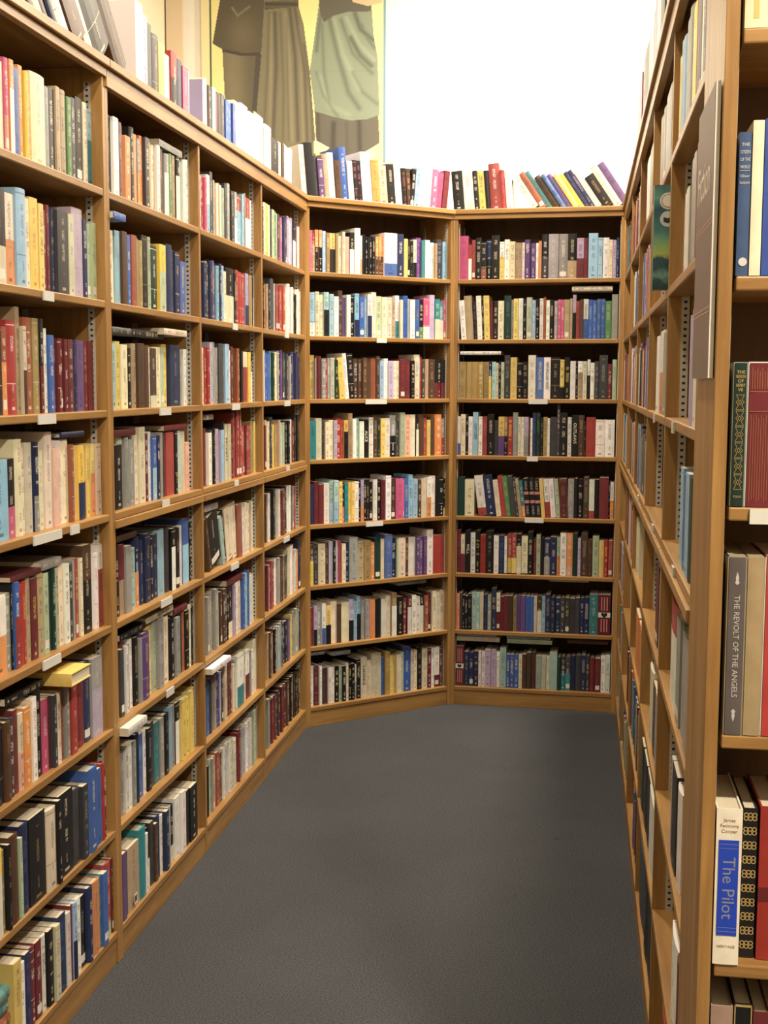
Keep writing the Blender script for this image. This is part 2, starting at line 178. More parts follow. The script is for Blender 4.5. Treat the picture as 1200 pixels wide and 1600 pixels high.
'third5':('L',4,22,"887,35,180,qb,0,-16 923,122,180,kc,0,-16 1050,32,170,a,0,-16 1080,46,180,k,0,-14 1123,81,190,cw,0,-12 1200,51,200,c,0,-8 1247,56,187,hr,0,-5 1295,20,171,w,0,0 1316,20,174,w,0,0 1336,24,185,c,0,0 1360,24,180,c,0,0 1384,19,179,j,0,0 1403,19,181,g,0,0 1422,23,179,c,0,0 1445,23,183,e,0,0"),
'third6':('L',5,22,"857,24,191,x,0,0 881,31,200,x,0,0 913,31,199,b,0,0 944,31,203,x,0,0 976,19,190,c,0,0 995,19,189,b,0,0 1015,23,182,q,0,0 1038,23,183,q,0,0 1061,30,185,q,0,0 1091,30,185,k,0,0 1121,58,185,kc,7,0 1178,24,180,l,0,0 1202,24,185,w,0,0 1226,32,185,c,0,0 1258,32,185,w,0,0 1290,30,200,u,0,0 1321,30,199,s,0,0 1351,30,205,u,0,0 1381,33,182,w,0,0 1414,20,186,c,0,0 1434,20,180,c,0,0"),
'third7':('L',6,22,"851,31,182,us,0,0 882,23,184,zm,0,0 905,28,181,bx,0,0 934,22,187,x,0,0 956,22,191,m,0,0 977,21,179,u,0,0 998,21,182,l,0,0 1018,18,178,b,0,0 1037,18,174,z,0,0 1055,28,190,c,0,0 1083,28,195,e,0,0 1111,26,190,m,0,0 1138,26,187,m,0,0 1164,22,171,c,0,0 1186,22,177,x,0,0 1209,88,190,wt,6,0 1297,21,183,f,0,0 1318,21,189,c,0,0 1339,54,181,wm,5,0 1393,22,172,x,0,0 1414,22,170,w,0,0 1436,46,200,cx,0,0"),
'third8':('L',7,22,"845,19,172,k,0,0 864,19,165,q,0,0 883,19,183,e,0,0 903,19,180,x,0,0 922,32,180,o,0,0 954,32,185,h,0,0 986,18,171,r,0,0 1004,18,172,m,0,0 1023,26,180,w,0,0 1049,26,176,l,0,0 1075,25,180,c,0,0 1100,25,181,w,0,0 1125,25,183,c,0,0 1150,33,170,c,0,0 1183,33,168,w,0,0 1217,20,180,m,0,0 1237,20,186,m,0,0 1257,21,183,x,0,0 1278,21,189,x,0,0 1299,34,177,l,0,0 1333,34,183,w,0,0 1368,18,185,w,0,0 1386,18,188,w,0,0 1404,26,210,x,0,0 1430,26,205,e,0,0 1456,26,209,x,0,0"),
'fourth1':('L',0,22,"1613,14,183,z,0,0 1627,32,200,c,0,0 1659,32,200,y,0,0 1690,32,199,c,0,0 1722,28,186,kg,0,0 1750,35,190,e,0,0 1785,35,188,g,0,0 1820,20,184,x,0,0 1840,20,183,z,0,0 1861,34,187,zx,0,0 1895,23,178,p,0,0 1918,23,176,v,0,0 1941,35,185,n,0,0 1977,20,175,z,0,0 1997,20,172,z,0,0 2018,35,200,l,0,0 2053,35,196,w,0,0 2088,35,202,l,0,0 2124,56,190,kw,4,0 2180,23,186,v,0,0 2203,23,179,w,0,0 2226,12,179,o,0,0"),
'fourth2':('L',1,22,"1616,27,181,k,0,0 1643,26,171,o,0,0 1669,26,173,b,0,0 1696,20,175,q,0,0 1716,20,173,k,0,0 1737,51,200,zk,0,0 1787,27,184,x,0,0 1814,27,180,r,0,0 1841,27,182,m,0,0 1869,27,178,r,0,0 1896,32,180,r,0,0 1928,32,186,r,0,0 1959,24,172,o,0,0 1983,24,174,w,0,0 2007,39,200,w,0,0 2046,39,195,x,0,0 2085,39,193,w,0,0 2124,19,170,k,0,0 2143,19,166,k,0,0 2162,25,185,c,0,0 2187,25,191,w,0,0 2212,25,184,c,0,0"),
'fourth3':('L',2,22,"1629,17,194,w,0,0 1646,26,184,u,0,0 1673,26,180,u,0,0 1699,26,184,u,0,0 1726,28,192,t,0,0 1753,28,186,d,0,0 1781,29,189,x,0,0 1809,29,191,c,0,0 1838,29,195,x,0,0 1867,26,195,k,0,0 1893,26,201,v,0,0 1918,28,193,z,0,0 1946,28,188,n,0,0 1974,28,188,z,0,0 2002,28,183,v,0,0 2030,28,180,x,0,0 2059,40,194,n,0,0 2098,40,198,v,0,0 2138,40,196,n,0,0 2178,30,182,k,0,0 2208,30,180,n,0,0"),
'fourth4':('L',3,22,"1627,21,171,mr,0,0 1648,26,190,c,0,0 1674,26,184,c,0,0 1700,35,200,k,0,0 1735,35,199,z,0,0 1770,34,170,y,0,0 1804,34,173,j,0,0 1838,28,185,b,0,0 1866,28,179,c,0,0 1894,28,171,a,0,0 1922,28,173,e,0,0 1951,29,176,k,0,0 1980,29,175,k,0,0 2009,29,177,k,0,0 2039,35,180,w,0,0 2074,31,183,q,0,0 2104,31,176,m,0,0 2135,34,200,k,0,0 2169,34,199,k,0,0 2204,34,194,k,0,0"),
'fourth5':('L',4,22,"1654,22,187,q,0,0 1675,22,191,w,0,0 1697,26,185,w,0,0 1723,26,194,k,0,0 1749,26,199,k,0,0 1776,26,188,k,0,0 1802,29,197,x,0,0 1831,29,196,l,0,0 1860,35,190,c,0,0 1895,35,185,m,0,0 1930,34,187,q,0,0 1964,34,193,k,0,0 1998,21,194,w,0,0 2020,21,193,w,0,0 2041,27,183,m,0,0 2067,27,186,m,0,0 2094,24,184,x,0,0 2118,24,182,r,0,0"),
'fourth6':('L',5,22,"1651,20,177,m,0,0 1671,20,180,l,0,0 1690,19,182,m,0,0 1709,19,188,r,0,0 1728,28,181,r,0,0 1756,28,175,m,0,0 1784,35,186,w,0,0 1819,35,186,x,0,0 1854,35,177,q,0,0 1889,24,187,q,0,0 1913,24,183,x,0,0 1937,33,177,q,0,0 1970,33,177,k,0,0 2003,41,200,c,0,0 2044,41,202,w,0,0 2084,41,206,c,0,0 2125,33,181,w,0,0 2158,33,174,o,0,0 2191,47,210,n,0,0"),
'fourth7':('L',6,22,"1649,25,185,b,0,0 1674,25,183,q,0,0 1699,19,172,b,0,0 1718,19,178,m,0,0 1737,23,187,m,0,0 1760,23,180,k,0,0 1783,30,174,x,0,0 1813,30,180,a,0,0 1843,25,187,x,0,0 1868,25,191,z,0,0 1894,25,181,x,0,0 1919,34,172,n,0,0 1953,34,174,k,0,0 1988,25,180,v,0,0 2013,25,175,v,0,0 2038,23,187,y,0,0 2061,23,184,b,0,0 2084,39,190,x,0,0 2122,39,196,e,0,0 2161,39,184,x,0,0 2200,19,176,z,0,0 2219,19,175,z,0,0"),
'fourth8':('L',7,22,"1637,33,195,x,0,0 1670,33,193,m,0,0 1704,27,180,m,0,0 1730,27,183,w,0,0 1757,27,183,m,0,0 1783,27,182,k,0,0 1811,27,187,z,0,0 1838,27,177,k,0,0 1865,32,191,m,0,0 1898,32,190,q,0,0 1930,32,186,m,0,0 1963,25,191,q,0,0 1988,25,186,k,0,0 2013,25,189,q,0,0 2038,28,192,k,0,0 2065,28,193,b,0,0 2093,28,197,k,0,0 2121,29,188,k,0,0 2150,29,183,q,0,0 2179,29,194,k,0,0"),
'angled1':('B',0,25,"30,15,176,px,0,0 45,16,165,rb,3,0 60,17,180,ok,4,0 78,17,180,ok,4,0 95,17,176,sl,0,0 112,19,170,jc,0,0 131,14,170,yk,4,0 145,15,170,yk,4,0 161,15,170,j,0,0 176,18,161,c,0,0 194,15,180,c,0,0 210,25,161,f,0,0 235,23,180,kw,4,0 258,29,200,wx,0,0 287,14,170,wo,6,0 301,14,176,k,0,0 315,12,167,k,0,0 327,12,165,k,0,0 339,12,173,k,0,0 351,15,168,k,0,0 366,16,170,oq,5,0 382,15,170,oq,5,0 397,15,170,oq,5,0 411,68,190,wu,7,0 479,37,190,n,0,0 517,20,170,y,0,0 536,13,165,k,0,0 549,19,163,kx,0,0 568,19,170,ck,6,0 587,25,180,vp,0,0 612,21,170,tg,0,0 632,25,172,w,0,0 658,29,163,w,0,0 686,13,161,b,0,0 699,30,180,zx,0,0 729,22,170,s,0,0"),
'angled2':('B',1,22,"27,31,186,sw,7,0 58,21,190,c,0,0 79,23,178,c,0,0 101,26,190,ak,4,0 127,23,183,sw,0,0 150,24,173,w,0,0 174,23,200,qx,0,0 197,18,171,v,0,0 215,20,182,wf,0,0 235,23,181,kq,0,0 258,24,190,sn,6,0 282,27,176,u,0,0 308,14,171,sx,0,0 323,23,190,wn,5,0 346,26,200,cx,0,0 372,28,183,ec,0,0 399,30,180,c,0,0 429,26,180,c,0,0 455,19,178,bc,0,0 473,22,190,wt,6,0 496,15,172,cf,0,0 511,25,190,un,0,0 536,15,178,xl,0,0 551,28,175,w,0,0 579,21,176,u,0,0 600,23,176,kg,7,0 623,35,186,pw,7,0 658,29,200,lx,0,0 687,27,182,tc,5,0 714,25,172,tc,5,0 739,16,181,po,8,0"),
'angled3':('B',2,22,"26,28,190,jc,0,0 54,6,177,x,0,0 59,14,187,mv,0,0 73,15,186,mv,0,0 88,21,176,xw,0,0 109,12,172,rw,0,0 121,13,178,xw,0,0 135,23,180,e,0,0 157,17,171,d,0,0 182,28,181,yw,0,-5 210,21,200,w,0,-5 230,29,200,k,0,-4 253,25,178,q,0,0 278,20,175,q,0,0 298,22,182,q,0,0 320,22,180,q,0,0 342,29,180,hr,0,0 371,20,190,qx,0,0 391,21,170,s,0,0 412,22,180,wl,0,0 434,30,170,lv,0,0 464,16,170,cy,0,0 480,17,170,cy,0,0 497,28,180,mr,0,0 525,30,180,mr,0,0 556,21,172,kz,0,0 577,32,200,c,0,0 609,10,190,r,0,0 619,15,172,z,0,0 635,19,180,bq,0,0 654,33,180,q,0,0 688,21,180,km,6,0 709,20,180,km,6,0 728,21,180,km,6,0"),
'angled4':('B',3,22,"25,35,169,td,0,0 60,31,180,cx,0,0 91,14,170,z,0,0 105,21,163,c,0,0 126,21,171,c,0,0 148,18,170,lv,0,0 165,21,177,r,0,0 187,16,172,ro,0,0 202,21,170,yk,3,0 224,22,200,bc,0,0 245,20,175,w,0,0 266,18,177,aw,0,0 284,24,163,wa,0,0 308,27,170,kz,0,0 335,23,180,wc,0,0 358,25,190,qx,0,0 383,13,170,d,0,0 396,25,175,y,0,0 422,25,176,w,0,0 446,34,190,xk,5,0 480,19,162,z,0,0 499,27,200,eg,0,0 525,33,190,fq,0,0 558,28,190,cf,0,0 587,15,174,kw,3,0 602,31,190,qm,0,0 633,17,175,ro,0,0 650,20,165,yj,0,0 670,21,177,qm,0,0 692,39,190,o,0,0 731,16,170,xr,5,0"),
'angled5':('B',4,20,"23,28,177,nk,0,0 51,22,187,mq,0,0 74,25,174,m,0,0 98,28,180,wx,0,0 126,22,190,as,5,0 148,24,190,as,5,0 173,19,183,y,0,0 191,14,177,kp,6,0 206,18,176,tk,0,0 224,14,177,yo,0,0 237,19,177,y,0,0 256,21,180,w,0,0 277,12,184,k,0,0 289,16,187,lo,6,0 305,15,186,k,0,0 320,18,186,k,0,0 338,16,176,kc,0,0 354,24,185,wx,0,0 379,20,174,kq,0,0 399,22,180,mk,0,0 421,30,200,w,0,0 451,25,187,qx,0,0 476,42,185,pr,0,0 518,6,180,p,0,0 524,25,186,u,0,0 549,25,200,s,0,0 573,27,180,s,0,0 601,19,172,q,0,0 620,30,180,c,0,0 650,24,185,wo,5,0 673,27,190,wx,0,0 700,21,183,kz,0,0 721,24,179,k,0,0 744,12,175,ky,8,0"),
'angled6':('B',5,22,"31,17,180,qy,4,0 48,25,178,zx,0,0 73,37,180,cw,0,0 109,16,185,qb,0,0 126,21,190,ls,0,0 147,11,190,k,0,0 158,12,190,ls,0,0 170,22,190,rv,0,0 192,20,174,c,0,0 212,18,181,n,0,0 230,45,200,xq,0,0 275,32,180,bc,0,0 308,37,180,jd,0,0 345,23,170,o,0,0 368,31,186,dn,0,0 398,20,182,cx,0,0 419,39,200,ub,0,0 457,26,183,n,0,0 483,11,173,ed,0,0 494,40,180,c,0,0 534,16,181,q,0,0 550,42,180,w,0,0 592,18,180,v,0,0 610,20,180,v,0,0 631,21,180,v,0,0 652,35,210,w,0,0 686,45,180,r,0,0 731,18,180,rm,0,0"),
'angled7':('B',6,22,"23,22,171,mr,0,0 45,18,181,lk,6,0 63,23,184,xw,0,0 86,21,187,wu,6,0 107,27,174,yk,5,0 135,34,190,cb,0,0 168,20,177,qk,0,0 188,42,180,c,0,0 230,26,190,lk,5,0 256,18,180,sw,0,0 274,21,200,sk,4,0 295,20,182,xa,0,0 315,22,183,xm,0,0 337,31,180,o,0,0 368,32,180,k,0,0 401,28,176,wm,0,0 429,29,190,cb,0,0 458,28,200,jw,3,0 486,37,180,k,0,0 523,23,170,r,0,0 546,23,180,mw,3,0 569,25,180,w,0,0 594,24,171,wk,0,0 618,22,180,kw,3,0 640,22,172,h,0,0 662,21,180,mh,0,0 683,25,190,cy,0,0 709,22,185,cx,0,0 731,24,190,cw,0,0"),
'angled8':('B',7,22,"22,24,180,wx,0,0 46,26,176,m,0,0 73,13,177,wc,0,0 86,32,164,qm,0,0 118,19,164,wx,0,0 137,20,163,w,0,0 157,20,165,kd,0,0 178,16,165,ey,0,0 194,18,162,k,0,0 212,15,173,ck,0,0 227,15,176,k,0,0 241,17,169,k,0,0 258,15,161,wx,5,0 273,20,180,kn,0,0 293,32,190,c,0,0 325,24,171,cb,0,0 349,54,200,cx,0,0 403,17,177,un,0,0 421,28,200,jy,0,0 449,18,180,yj,0,0 467,19,180,yj,0,0 486,25,180,cx,0,0 510,15,190,e,0,0 526,43,210,u,0,0 569,18,190,cx,0,0 587,17,190,c,0,0 604,26,200,k,0,0 630,32,190,cx,0,0 662,22,190,m,0,0 683,17,190,w,0,0 700,30,190,wm,7,0 730,15,190,m,0,0"),
'back1':('K',0,22,"20,42,200,pr,0,0 62,16,160,rw,4,0 78,18,180,rm,0,0 96,27,190,k,0,0 122,24,171,kh,7,0 146,22,180,nk,5,0 168,38,200,kz,0,0 206,22,170,wy,4,0 228,24,180,w,0,0 252,26,170,cw,0,0 278,15,165,bc,0,0 292,16,164,bw,0,0 308,13,165,w,0,0 321,25,177,v,0,0 347,25,162,v,0,0 372,12,161,w,0,0 384,14,170,o,0,0 398,31,200,kz,5,0 429,45,200,x,0,0 474,42,200,xw,0,0 515,41,200,kb,6,0 556,32,180,lm,5,0 588,20,180,mv,0,0 608,42,200,s,0,0 650,21,180,s,0,0 672,28,180,wc,0,0 700,16,170,cw,0,0 716,16,169,lw,0,0 732,13,180,ns,0,0"),
'back2':('K',1,22,"33,25,180,w,0,-4 57,36,200,bc,0,-4 92,17,174,kv,0,-3 109,24,200,wl,0,-3 131,10,179,kz,0,-2 141,27,200,y,0,-2 168,16,176,mq,0,-2 181,21,177,kz,0,0 202,28,176,c,0,0 230,33,200,dt,0,0 263,11,181,xz,0,0 274,22,185,yc,0,0 296,21,187,wl,0,0 317,16,184,k,0,0 333,26,190,eg,0,0 358,17,178,su,0,0 375,17,183,kz,0,0 392,18,185,w,0,0 410,12,190,hq,0,0 422,17,177,w,0,0 438,20,180,kd,0,0 459,16,174,xw,0,0 475,15,180,p,0,0 490,14,179,p,0,0 504,25,179,bf,0,0 529,13,184,bf,0,0 542,16,200,lk,4,0 558,16,172,rk,0,0 574,17,179,qm,0,0 590,23,180,wu,5,0 613,19,178,us,0,0 632,19,175,us,0,0 651,19,180,ub,0,0 670,18,180,ub,0,0 687,29,171,ge,0,0 717,28,200,xs,0,0"),
'back3':('K',2,22,"24,33,170,jq,0,0 57,27,170,j,0,0 84,29,170,jb,0,0 113,26,170,j,0,0 139,25,170,jq,0,0 163,13,173,ny,4,0 177,19,170,ae,0,0 196,13,165,cw,0,0 209,10,174,kw,0,0 219,16,169,ec,0,0 235,27,200,zx,0,0 262,31,190,yj,0,0 293,26,170,k,0,0 319,25,170,k,0,0 344,35,200,wr,0,0 380,37,190,un,0,0 416,31,190,w,0,0 447,44,190,kb,0,0 490,20,180,yk,7,0 511,25,190,k,0,0 536,25,173,ws,0,0 561,10,177,k,0,0 571,22,172,wb,3,0 593,19,172,cw,0,0 613,14,180,wk,4,0 627,19,166,w,0,0 646,20,172,zx,0,0 666,39,200,zx,0,0 705,19,161,m,0,0 725,20,180,eg,0,0"),
'back4':('K',3,22,"20,14,180,wu,7,0 34,23,190,c,0,0 57,14,173,k,0,0 71,21,180,ws,0,0 92,25,200,sx,0,0 118,19,180,wc,0,0 137,22,180,rp,0,0 159,32,190,k,0,0 191,19,164,zk,0,0 210,28,180,yv,5,0 238,16,180,jk,5,0 254,23,180,r,0,0 277,24,200,xs,0,0 301,15,180,c,0,0 316,14,180,wc,0,0 330,20,180,lx,5,0 350,10,174,qm,0,0 359,10,175,wc,0,0 369,17,200,nu,0,0 386,19,200,dg,0,0 405,13,176,k,0,0 418,19,180,jq,0,0 437,12,175,wr,0,0 450,31,180,zd,0,0 480,15,240,z,0,0 495,33,200,kq,0,0 528,19,180,w,0,0 547,30,190,k,0,0 577,28,190,qb,0,0 604,9,161,k,0,0 613,42,180,rh,0,0 655,43,170,wc,0,0 698,44,170,wc,0,0"),
'back5':('K',4,22,"20,36,180,dn,0,0 56,46,170,ce,0,0 123,40,190,wr,8,-7 164,43,190,n,0,-7 207,24,170,cb,0,-7 231,21,190,rp,0,-7 252,24,190,ge,0,-7 277,24,190,zd,0,-7 301,11,183,z,0,-7 312,16,180,bc,0,-7 328,18,170,to,7,-7 343,24,180,kn,0,-5 368,24,180,kn,0,-5 392,25,180,kn,0,-5 417,18,180,yo,0,-5 436,24,180,wr,6,-5 460,24,180,w,0,-5 485,20,180,ey,0,-5 502,38,180,m,0,-3 535,29,180,xc,0,0 565,15,184,k,0,0 579,27,180,kq,0,0 606,25,190,qx,0,0 632,25,180,wr,8,0 657,21,180,kj,0,0 678,43,190,mq,0,0 721,7,175,k,0,0 728,17,170,wo,5,0"),
'back6':('K',5,22,"20,21,200,mr,0,0 41,19,180,cm,5,0 60,27,200,k,0,0 86,23,190,w,0,0 109,23,200,k,0,0 132,26,180,rm,0,0 158,38,200,kx,0,0 196,24,180,wc,0,0 220,26,180,nu,0,0 246,13,177,wk,0,0 260,21,190,ry,6,0 281,21,190,ry,6,0 302,24,190,kc,3,0 325,30,180,cw,0,0 355,25,200,kq,0,0 381,15,171,mh,0,0 395,20,190,ec,0,0 415,16,174,k,0,0 431,27,170,nx,5,0 458,33,180,n,0,0 490,15,180,eo,5,0 505,29,200,w,0,0 534,29,200,of,8,0 564,22,200,dk,0,0 586,14,176,lk,0,0 600,32,200,qb,0,0 632,21,170,qh,0,0 653,30,190,ey,0,0 683,23,170,yo,0,0 706,18,170,r,0,0 725,20,170,r,0,0"),
'back7':('K',6,22,"20,4,175,po,0,0 24,14,168,o,0,0 38,13,175,zk,0,0 51,12,165,k,0,0 63,13,161,k,0,0 76,19,172,k,0,0 95,20,180,a,0,0 115,18,180,a,0,0 133,18,180,cw,0,0 151,18,170,nu,0,0 170,18,170,xw,0,0 188,24,200,n,0,0 212,18,180,wm,5,0 230,18,163,mk,0,0 248,21,168,mk,0,0 269,20,169,qk,0,0 290,17,165,jk,0,0 306,21,168,vq,0,0 327,22,171,vq,0,0 350,19,170,un,0,0 369,19,170,un,0,0 388,15,170,cb,0,0 403,22,170,qw,4,0 424,17,170,s,0,0 441,24,180,n,0,0 465,22,168,n,0,0 488,23,165,n,0,0 511,21,167,z,0,0 532,22,169,z,0,0 554,26,166,zk,0,0 580,20,170,zn,0,0 600,21,168,n,0,0 620,24,171,n,0,0 644,40,190,ta,0,0 684,58,190,m,0,0"),
'back8':('K',7,22,"20,41,190,mr,0,0 61,23,165,n,0,0 84,23,161,n,0,0 107,23,169,n,0,0 130,14,170,w,0,0 145,17,170,w,0,0 161,27,180,l,0,0 188,27,180,l,0,0 215,16,170,w,0,0 231,30,190,ae,0,0 261,18,160,u,0,0 279,20,160,u,0,0 299,21,160,u,0,0 320,17,160,c,0,0 336,21,164,qm,0,0 358,21,173,qm,0,0 379,23,174,qm,0,0 401,28,160,xe,0,0 429,20,160,ex,0,0 449,16,160,cx,0,0 465,36,180,as,0,0 501,17,160,dz,0,0 518,21,160,zt,5,0 539,24,160,zt,5,0 563,23,164,nd,0,0 586,25,168,zn,0,0 611,22,171,n,0,0 633,19,168,z,0,0 652,22,160,mr,0,0 675,27,160,mr,0,0 702,21,174,wc,0,0 723,22,177,wc,0,0"),
'topleft':('L',-1,30,"-457,30,200,bc,0,-44 -415,38,200,qc,0,-44 -362,16,210,fq,0,-44 -340,23,190,qm,0,-44 -307,29,190,cq,0,-44 -267,40,220,qj,0,-44 -212,31,220,nu,0,-44 -169,48,220,wk,0,-44 -102,73,260,qf,0,-44 0,36,230,ck,0,-44 49,107,260,kz,0,-44 198,75,220,qk,0,-44 302,58,230,wz,0,0 359,41,210,ln,0,0 400,42,200,zn,0,0"),
'topleftb':('L',-1,50,"503,54,200,zx,0,0 557,57,190,yc,0,0 614,43,170,w,0,0 657,54,190,rk,4,0 711,55,182,nv,0,0 766,55,172,pl,0,0 821,29,173,sl,0,0"),
'topleftc':('L',-1,50,"956,22,177,lw,0,0 978,27,187,w,0,0 1005,34,183,qw,0,0 1039,34,178,qw,0,0 1073,39,180,as,0,0 1112,40,174,rm,0,0 1153,46,180,zq,0,0 1198,42,186,zl,0,0 1240,39,176,ul,0,0 1279,42,175,ul,0,0 1321,35,180,ul,0,0 1356,87,200,ws,0,0 1443,94,210,wa,0,0 1538,88,200,w,0,0 1626,102,210,wc,0,0 1728,32,185,ho,0,0 1760,108,200,w,0,0 1868,113,170,kz,0,0 1981,70,176,cb,0,0 2051,36,179,qb,0,0 2081,73,181,wo,0,4 2151,40,180,wl,0,6"),
'topangled':('B',-1,50,"12,27,220,wk,0,-5 39,37,230,kw,0,-5 76,21,180,zn,0,-5 97,28,173,vw,0,-5 125,28,190,bf,0,-5 152,31,200,wq,0,-5 184,28,170,qk,0,-5 212,35,230,u,0,-5 247,28,174,wk,0,-5 275,23,180,kp,0,-5 298,20,180,kp,0,-5 318,50,220,w,0,-5 368,40,190,or,0,-5 408,44,170,fw,0,-5 452,41,180,kn,0,-5 493,37,200,wo,0,-5 530,26,170,kh,0,-5 556,23,170,qo,0,-5 563,23,170,k,0,5 586,36,180,sw,0,5 622,21,180,wk,0,5 643,35,180,wt,0,5 678,36,180,pw,0,5 712,30,170,pr,0,6 742,29,180,mk,0,6"),
'topback':('K',-1,50,"-10,50,180,k,0,-5 40,48,187,w,0,-5 88,22,180,k,0,-5 110,30,180,yc,0,-5 140,22,180,kz,0,-5 162,51,210,r,0,-5 213,22,180,rp,0,-5 235,31,150,w,0,-5 348,36,190,wr,0,-34 392,27,190,hq,0,-34 424,21,200,tz,0,-34 450,30,170,qk,0,-34 486,22,180,us,0,-34 512,23,180,vt,0,-34 540,24,180,yx,0,-34 568,21,180,yw,0,-34 593,21,190,nv,0,-34 618,18,200,nl,0,-34 640,27,190,ws,0,-34 672,44,160,k,0,-34 725,35,220,cw,0,-34 767,32,230,vk,0,-34"),
'right5a':('R',0,7,"3044,73,184,yo,0,0 3117,76,197,sa,0,0 3193,63,187,sa,0,0 3256,71,200,xa,0,0 3327,78,200,xa,0,0 3404,73,186,yc,0,0 3477,42,185,lp,0,0 3519,47,186,x,0,0 3567,67,193,wo,0,0 3634,69,189,n,0,0 3703,47,197,lx,0,0"),
'right5b':('R',1,7,"3291,73,150,wx,0,0 3364,66,150,wx,0,0 3430,67,190,xq,0,0 3497,56,190,xq,0,0 3553,56,195,rm,0,0 3608,53,191,rm,0,0"),
'right5c':('R',2,7,"3537,47,186,lp,0,0 3584,35,194,lp,0,0 3619,67,190,w,0,0"),
'right5d':('R',3,7,"3368,68,180,su,0,0 3436,80,172,us,0,0 3517,75,180,sw,0,0 3591,56,177,dk,0,0 3648,61,171,dk,0,0"),
'right5e':('R',4,7,"3219,201,200,rw,3,0 3421,84,197,xq,0,0 3504,110,191,x,0,0 3614,90,197,x,0,0 3704,47,187,k,0,0"),
'right5f':('R',5,7,"3356,59,177,lx,0,0 3415,108,184,kx,0,0 3523,81,178,w,0,0"),
'right5g':('R',6,7,"3474,137,170,w,0,0 3611,57,170,m,0,0 3668,100,165,we,0,0"),
'right5h':('R',7,7,"3294,124,183,rk,7,0 3418,139,190,mq,0,0 3556,100,175,x,0,0 3657,74,187,zx,0,0 3731,37,174,ck,0,0"),
'right4a':('R',0,7,"2422,133,186,x,0,0 2554,108,184,x,0,0 2662,118,192,xl,0,0 2781,113,182,xl,0,0 2894,78,193,zl,0,0"),
'right4c':('R',2,7,"2553,108,186,w,0,0 2662,149,194,wo,5,0 2811,135,185,xw,0,0"),
'right4e':('R',4,7,"2713,101,190,mz,0,0 2814,131,186,xw,0,0"),
'right4f':('R',5,7,"2573,138,185,c,0,0 2711,106,171,qc,0,0 2818,99,172,x,0,0"),
'right4g':('R',6,7,"2288,104,180,d,0,0 2392,161,177,k,0,0 2553,147,176,k,0,0 2700,257,178,wr,0,0"),
'right4h':('R',7,7,"2288,303,190,zn,0,0 2591,151,187,k,0,0 2742,159,193,kx,0,0"),
'right3a':('R',0,7,"1779,182,192,w,0,0 1960,192,195,xw,0,0"),
'right3f':('R',5,7,"1762,180,179,oh,0,0 1942,133,173,or,0,0 2074,94,179,oh,0,0"),
'right3e':('R',4,7,"1532,220,178,cw,0,0"),
'topright':('R',-1,-6,"949,334,206,l,0,0 1282,289,205,px,0,0 1572,368,210,k,0,0 1940,164,201,b,0,0 2104,143,198,w,0,0 2247,150,202,lr,0,0 2397,163,194,w,0,0 2560,170,201,zx,0,0 2730,173,197,wf,0,0 2903,154,191,fx,0,0 3057,169,198,x,0,0"),
'right1a':('R',0,7,"170,18,203,rr,0,0 188,27,176,qr,0,0 215,22,200,tw,0,0 237,36,201,tj,0,0 273,20,192,tr,0,0 293,26,179,tk,0,0 319,34,167,bw,0,0 353,26,182,zj,0,0 379,30,186,kc,0,0 410,17,177,lk,0,0 427,20,192,rj,0,0 447,20,185,xw,0,0 468,32,182,qw,0,0 499,23,176,tr,0,0 522,17,187,bk,0,0 539,32,185,wk,0,0 571,22,174,jj,0,0 594,31,169,tj,0,0 625,20,193,tc,0,0 645,22,203,nk,0,0 666,29,188,cr,0,0 695,20,188,tj,0,0 715,18,178,jc,0,0"),
'right1c':('R',2,7,"20,17,168,nj,0,0 37,31,174,cj,0,0 68,27,180,rw,0,0 95,19,198,tr,0,0 114,30,177,sc,0,0 144,21,191,sw,0,0 165,21,193,qr,0,0 186,34,196,mw,0,0 220,17,181,qj,0,0 237,21,179,jk,0,0 258,19,168,rj,0,0 277,19,201,ow,0,0 296,27,170,jc,0,0 322,36,201,nk,0,0 359,23,195,rr,0,0 381,28,182,rr,0,0 409,37,169,uc,0,0 446,17,204,kk,0,0 463,31,168,nr,0,0 494,29,190,oc,0,0 522,34,178,nw,0,0 556,29,181,xr,0,0 585,34,189,qj,0,0 619,17,177,nj,0,0 636,23,200,sj,0,0 659,26,170,cj,0,0 685,18,200,uj,0,0 704,33,167,ew,0,0"),
'right1d':('R',3,7,"20,23,187,bw,0,0 43,37,194,oc,0,0 80,33,184,oc,0,0 113,33,190,xw,0,0 146,19,204,ej,0,0 164,38,191,lw,0,0 202,30,177,tr,0,0 232,25,200,nk,0,0 257,35,176,kk,0,0 293,27,186,uj,0,0 319,37,165,nw,0,0 357,30,172,xr,0,0 387,33,203,sj,0,0 420,18,180,jk,0,0 438,24,176,ww,0,0 462,29,185,lj,0,0 491,23,197,lj,0,0 514,30,190,kk,0,0 544,33,188,rc,0,0 577,26,203,kj,0,0 602,20,188,mj,0,0 622,33,204,bw,0,0 655,25,176,rk,0,0 680,23,184,wj,0,0 704,16,170,ew,0,0 720,19,202,sj,0,0"),
'right1f':('R',5,7,"20,33,172,nr,0,0 53,31,179,tr,0,0 84,35,180,sc,0,0 119,23,179,rj,0,0 142,30,193,oj,0,0 172,25,185,tr,0,0 196,25,165,uc,0,0 221,36,194,er,0,0 257,37,204,wc,0,0 294,27,194,ej,0,0 321,34,170,ur,0,0 355,21,195,bc,0,0 376,36,169,tc,0,0 412,37,175,oj,0,0 449,31,200,uw,0,0 480,28,175,xc,0,0 507,17,185,bw,0,0 524,22,183,nc,0,0 546,30,173,bj,0,0 577,24,165,kj,0,0 601,25,178,tr,0,0 626,27,189,nc,0,0 653,35,181,zr,0,0 688,28,184,ok,0,0 716,20,168,jw,0,0"),
